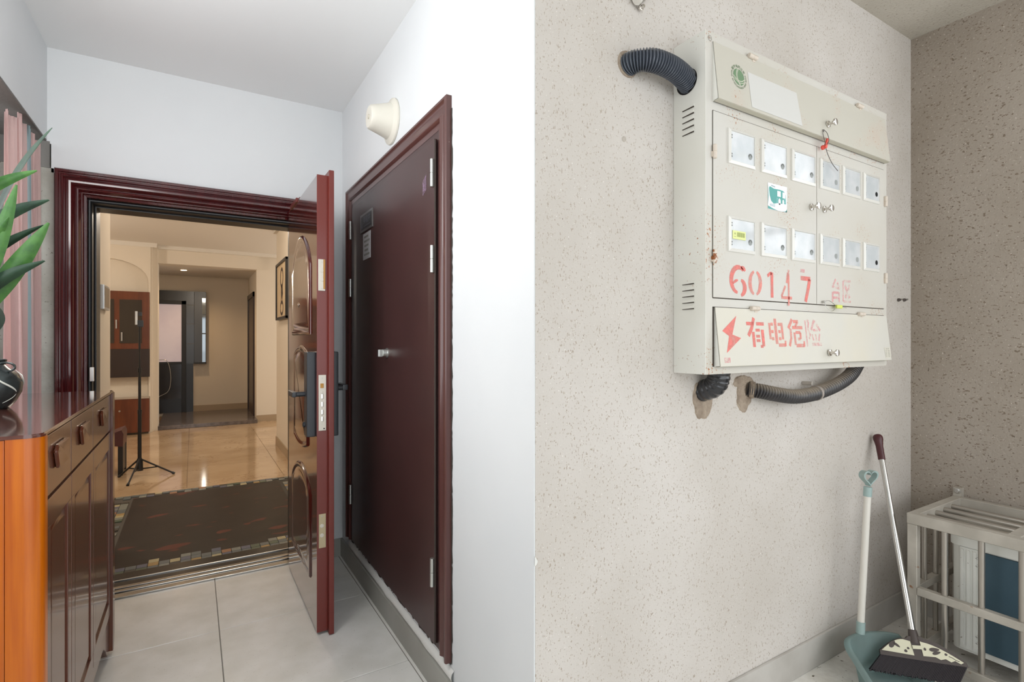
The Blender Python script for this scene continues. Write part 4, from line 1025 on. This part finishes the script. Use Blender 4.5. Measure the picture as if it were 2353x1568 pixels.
# bristles
bb_ = MB(); rnd = random.Random(9); bdir = (Vector((-.854, .52, 0))*.80 + Vector((0, 0, -.62)) + Vector((-.52, -.854, 0))*.35).normalized()
for i in range(60):
    for j in range(4):
        a = -.113 + .258*i/59; root = b0 + wv_*a + bd*(-.084) + bn*(-.008+.0053*j)
        spread = (a-.016)*.16
        tip = root + (bdir + wv_*spread*3.0).normalized()*(.078 + rnd.uniform(-.004, .006)) + bn*(j-1.5)*.004
        if tip.z < .011: tip = root + (tip-root)*((root.z-.011)/(root.z-tip.z))
        bb_.tube([root, tip], [.0030, .0024], 4)
o = bb_.build('bristles', bristleM, bm_); o['kind'] = 'stuff'

# ================================================================== INSIDE THE FLAT
inf = struct('floor_interior', B(-3.6, 3.5, 3.5, 11.6, -.12, -.004), M('marble_joint', (130, 104, 80), .5))
mt = MB().box(-.3985, .3985, -.3985, .3985, -.01, 0, bev=.0008, seg=1).build('marble_tile', marble, inf)
first = True
for i in range(-5, 5):
    for j in range(7):
        cx, cy = .40 + .8*i - .05, 5.86 + .8*(j-0) - .0
        if cy > 9.6: continue
        if cx < -2.6: continue
        o = mt if first else mt.copy()
        if not first: COL.objects.link(o)
        first = False; o.location = (cx, cy, 0)
B(-3.5, 3.5, 3.5, 3.5+.1, -.01, -.002).build('marble_strip', marble, inf)
B(-2.5, 3.4, 5.405, 5.46, -.01, 0).build('marble_strip', marble, inf); B(-2.5, -.60, 3.6, 5.405, -.01, 0).build('marble_strip', marble, inf)
# inlaid dark stone field with mosaic border
fld = B(-.42, .67, 3.68, 5.31, -.01, .0).build('dark_inlay', rugM, inf)
cell = .0535; protos = []
for m_ in mosc:
    p_ = MB().box(-cell/2+.0015, cell/2-.0015, -cell/2+.0015, cell/2-.0015, -.006, .003, bev=.0008, seg=1)
    me = p_.build('mosaic_tile', m_, inf); protos.append(me)
used_ = [False]*len(protos); rnd = random.Random(21); cnt = 0
def put(x, y):
    global cnt
    k = rnd.choice((0, 0, 0, 1, 1, 2, 3, 3, 4, 5, 6, 7, 0, 1)); o = protos[k]
    if used_[k]:
        o = protos[k].copy(); COL.objects.link(o)
    used_[k] = True; o.location = (x, y, 0); cnt += 1
nx = 27
for i in range(nx):
    x = -.60 + cell*(i+.5)
    for r_ in range(3):
        if r_ == 2 and rnd.random() < .68: continue
        if cnt < 290 and x > -.45 and x < .62: put(x, 3.605 + cell*(r_+.5))
    for r_ in range(2):
        if r_ == 1 and rnd.random() < .45: continue
        if cnt < 290: put(x, 5.405 - cell*(r_+.5))
for j in range(30):
    y = 3.605 + cell*(j+.5)
    if y > 5.30: continue
    for r_ in range(3):
        if rnd.random() < .25 and r_ == 2: continue
        if cnt < 296 and y > 4.3: put(-.60 + cell*(r_+.5), y)
    for r_ in range(2):
        if cnt < 296 and y > 4.6: put(.70 + cell*(r_+.5), y)
B(-.62, .90, 3.600, 5.41, -.02, -.0035).build('mosaic_bed', M('mosaic_bed', (70, 66, 60), .7), inf)
# walls
struct('wall_interior_left', B(-.57, -.45, 3.5, 4.16, 0, 2.69), iwall)
struct('wall_interior_left_room', B(-3.6, -3.5, 3.5, 9.6, 0, 2.69), iwall)
struct('wall_interior_front', B(-3.6, -.57, 3.5, 3.6, 0, 2.69), iwall)
wfr = MB(); wfr.box(.59, 1.0, 3.5, 3.56, 0, 2.69); wfr.box(1.0, 3.5, 3.5, 3.6, 0, 2.69); wfr.box(-.57, .60, 3.5, 3.56, 2.0, 2.69)
struct('wall_interior_front_right', wfr, iwall)
struct('wall_interior_right', B(.90, 1.02, 3.5, 7.20, 0, 2.69), iwall)
struct('wall_interior_far_side', B(3.4, 3.5, 3.5, 9.6, 0, 2.69), iwall)
struct('ceiling_interior', B(-3.6, 3.5, 3.5, 11.6, 2.69, 2.79), iceil)
wf = MB(); wf.box(-.87+1.74, 3.4, 9.35, 9.5, 0, 2.69); wf.box(-.44, .87, 9.22, 9.5, 2.44, 2.69); wf.box(-.52, -.44, 9.15, 9.5, 0, 2.69)
struct('wall_interior_back', wf, iwall)
nw = MB()
P = [(-.52, 0), (-.52, 2.69), (-3.5, 2.69), (-3.5, 2.1), (-1.50, 2.1)] + [(-1.02-.48*math.cos(pi*i/16), 2.14+.30*math.sin(pi*i/16)) for i in range(17)] + [(-.54, 0)]
nw.prism(P, lambda a, b, d: (a, d, b), 9.00, 9.075); struct('wall_niche', nw, iwall)
struct('wall_niche_back', B(-3.5, -.5, 9.07, 9.16, 0, 2.69), iwall)
crn = MB(); crn.box(-3.5, -.44, 9.08-.09, 9.0, 2.63, 2.69); crn.box(-.44, 3.4, 9.14, 9.22, 2.64, 2.69); crn.box(.86, .90, 3.6, 7.2, 2.65, 2.69)
struct('trim_4', crn, iceil)
# hall beyond
struct('step', B(-.44, .87, 9.17, 11.5, 0, .058, bev=.006), slabM)
struct('wall_hall_end', B(-1.6, .87, 10.82, 10.95, .0, 2.45), iwall)
struct('wall_hall_right', B(.87, 1.0, 9.5, 11.0, 0, 2.45), iwall)
struct('wall_hall_left', B(-1.6, -1.5, 9.5, 11.0, 0, 2.45), iwall)
struct('ceiling_hall', B(-1.6, 1.0, 9.5, 11.0, 2.44, 2.50), iceil)
struct('baseboard_hall', B(0.0, .87, 10.805, 10.82, .058, .16), M('beige_skirting', (170, 150, 124), .4))
struct('baseboard_interior_back', B(.87, 3.3, 9.335, 9.35, 0, .10), M('beige_skirting', (170, 150, 124), .4))
struct('baseboard_interior_right', B(.888, .90, 3.6, 7.2, 0, .10), M('beige_skirting', (170, 150, 124), .4))
d2 = thing('door_2', 'x', 'x', (.87, 10.2, 0)); del d2['label'], d2['category']; d2['kind'] = 'structure'
q = MB(); q.box(.845, .875, 9.64, 9.72, .058, 2.12); q.box(.845, .875, 10.60, 10.68, .058, 2.12); q.box(.845, .875, 9.64, 10.68, 2.04, 2.12); q.build('door_frame', darkwood, d2)
B(.858, .872, 9.72, 10.60, .06, 2.04).build('leaf', darkwood, d2)
d3 = thing('door_3', 'x', 'x', (-.36, 10.8, 0)); del d3['label'], d3['category']; d3['kind'] = 'structure'
B(-.60, 0.0, 10.785, 10.82, .058, .905).build('lower_tiling', darktile2, d3)
B(-.60, .19, 10.785, 10.82, .905, 2.172).build('tiled_surround', darktile, d3)
for z in (1.25, 1.6, 1.93): B(-.09, .03, 10.783, 10.786, z, z+.006).build('tile_joint', groutm, d3)
q = MB(); q.box(-.175, -.105, 10.755, 10.79, .058, 2.00, bev=.004); q.box(-.60, -.105, 10.755, 10.79, 1.935, 2.0, bev=.004); q.box(-.60, -.17, 10.765, 10.79, .90, .94); q.build('door_frame', blackI, d3)
B(-.60, -.175, 10.77, 10.788, .94, 1.935).build('frosted_pane', frost, d3)
B(-.60, -.175, 10.77, 10.788, .30, .90).build('lower_pane', M('dark_glass', (48, 50, 56), .12), d3)
q = MB(); q.tube(smooth_path([(-.50, 10.74, .98), (-.38, 10.73, .95), (-.33, 10.73, .7), (-.36, 10.73, .45), (-.5, 10.73, .35)], 20), .005, 6); q.build('hose', silverP, d3)
t = thing('mirror_cabinet', 'dark framed hall cabinet with a mirror strip beside the frosted door', 'mirror', (.11, 10.75, .91))
B(.015, .195, 10.70, 10.784, .915, 2.16, bev=.003).build('body', M('dark_cabinet_box', (62, 62, 62), .25), t)
for z0, z1 in ((.93, 1.42), (1.44, 1.75), (1.77, 2.05)): B(.135, .185, 10.694, 10.70, z0, z1).build('mirror_pane', mirrorM, t)
B(.010, .200, 10.695, 10.784, .90, .925).build('shelf', blackI, t)
# downlight
t = thing('downlight', 'small lit recessed ceiling downlight in the hall beyond the flat', 'ceiling light', (-.13, 9.87, 2.44))
MB().lathe([(0, .055), (.006, .055), (.008, .045)], (-.13, 9.87, 2.441), (0, 0, -1), 24).build('trim_ring', iwall, t)
MB().lathe([(0, .042), (.010, .040)], (-.13, 9.87, 2.438), (0, 0, -1), 24).build('lamp', lampE, t)
# dining cabinet
t = thing('dining_cabinet', 'tall brown wooden display cabinet with dark glass in the niche of the dining room', 'cabinet', (-1.0, 8.9, 0))
B(-1.60, -.525, 8.895, 8.995, .03, .515, bev=.004).build('base_unit', brownC, t)
B(-1.60, -.545, 9.05, 9.068, .515, .80).build('splashback', iwall, t)
B(-1.60, -.525, 8.885, 8.999, .50, .522).build('counter', M('pale_counter', (176, 164, 150), .3), t)
B(-1.60, -.525, 8.90, 8.995, .80, 1.19).build('dark_shelf', darkC, t)
B(-1.60, -.525, 8.895, 8.995, 1.19, 1.985, bev=.004).build('upper_unit', brownC, t)
B(-.86, -.61, 8.888, 8.896, 1.27, 1.87).build('glass_door', glassD, t); B(-1.25, -.92, 8.888, 8.896, 1.27, 1.87).build('glass_door', glassD, t)
for x, z in ((-.895, 1.53), (-.835, 1.36)): B(x-.008, x+.008, 8.872, 8.888, z-.06, z+.06, bev=.003).build('door_handle', steel, t)
MB().lathe([(0, .012), (.015, .012)], (-.86, 8.895, .34), (0, -1, 0), 12).build('drawer_knob', steel, t)
# intercom on the inner left wall
t = thing('intercom', 'silver wall intercom panel just inside the flat on the left wall', 'intercom', (-.45, 3.84, 1.55))
B(-.45, -.430, 3.735, 3.955, 1.482, 1.622, bev=.004).build('housing', silverP, t)
B(-.431, -.4285, 3.752, 3.94, 1.495, 1.61).build('screen', intG, t)
# framed picture
t = thing('framed_picture', 'black-framed vase picture on the right inner wall of the flat', 'picture', (.88, 6.52, 1.55))
q = MB()
for a in ((6.13, 6.94, 1.55, 1.58), (6.13, 6.94, 2.19, 2.22), (6.13, 6.16, 1.55, 2.22), (6.91, 6.94, 1.55, 2.22)): q.box(.855, .899, a[0], a[1], a[2], a[3], bev=.003)
q.build('frame', blackI, t); B(.870, .895, 6.15, 6.92, 1.57, 2.20).build('mat', picM, t)
fnQ = lambda a, b, d: (.870-d, a, b)
q = MB(); ribbon(q, arc(6.52, 2.03, .10, 0, 360, 18), .04, fnQ, .001); ribbon(q, [(6.52, 1.93), (6.50, 1.85), (6.54, 1.80)], [.10, .16, .08], fnQ, .001); ribbon(q, arc(6.52, 1.68, .11, 0, 360, 18, .07), .035, fnQ, .001); q.build('ink_figure', picD, t)
q = MB(); flat(q, arc(6.52, 1.78, .09, 0, 360, 14, .06)[:-1], fnQ, .0008); q.build('ink_wash', picL, t)
# light stand
t = thing('light_stand', 'black tripod light stand on the marble floor inside the flat', 'tripod', (-.435, 6.155, 0))
bx, by = -.440, 6.155
for nm_, z0, z1, r_ in (('lower_tube', .10, .62, .016), ('middle_tube', .60, 1.02, .012), ('upper_tube', 1.00, 1.44, .009)): MB().tube([(bx, by, z0), (bx, by, z1)], r_, 14).build(nm_, blackI, t)
for z in (.62, 1.02): MB().lathe([(-.02, .018), (.02, .018)], (bx, by, z), (0, 0, 1), 14).build('collar', blackI, t)
MB().lathe([(0, .030), (.10, .026), (.12, .018)], (bx, by, .055), (0, 0, 1), 16).build('hub', blackI, t)
for ex, ey in ((-.165, 6.08), (-.50, 5.80), (-.60, 6.20)):
    tip = Vector((ex, ey, .012)); top = Vector((bx, by, .17)); mid = top.lerp(tip, .55)
    MB().tube([top, tip], .008, 8).build('leg', blackI, t); MB().tube([(bx, by, .07), mid], .006, 8).build('brace', blackI, t)
    MB().lathe([(-.012, .012), (.012, .012)], tip, (tip-top), 10).build('foot', blackpl, t)
B(bx-.018, bx+.030, by-.012, by+.012, 1.435, 1.50, bev=.004).build('clamp', blackpl, t)
B(bx-.036, bx-.016, by-.012, by+.012, 1.455, 1.585, bev=.003).build('phone_holder', silverP, t); B(bx-.010, bx+.02, by-.008, by+.010, 1.54, 1.578, bev=.003).build('clamp', blackpl, t)
# dark stool half hidden behind the cabinet
t = thing('stool', 'dark stool with maroon seat mostly hidden behind the shoe cabinet inside the flat', 'stool', (-.78, 6.28, 0))
se = MB(); se.prism([(-.98, .34), (-.58, .28), (-.575, .40), (-.59, .44), (-.70, .40), (-.98, .41)], lambda a, b, d: (a, d, b), 6.26, 6.60); se.build('seat', maroonS, t)
for x in (-.97, -.62):
    for y_ in (6.27, 6.56): B(x, x+.04, y_, y_+.035, 0, .30, bev=.003).build('leg', blackI, t)
B(-.62, -.585, 6.30, 6.56, .03, .29).build('side_board', blackI, t)
print('mosaic count', cnt)
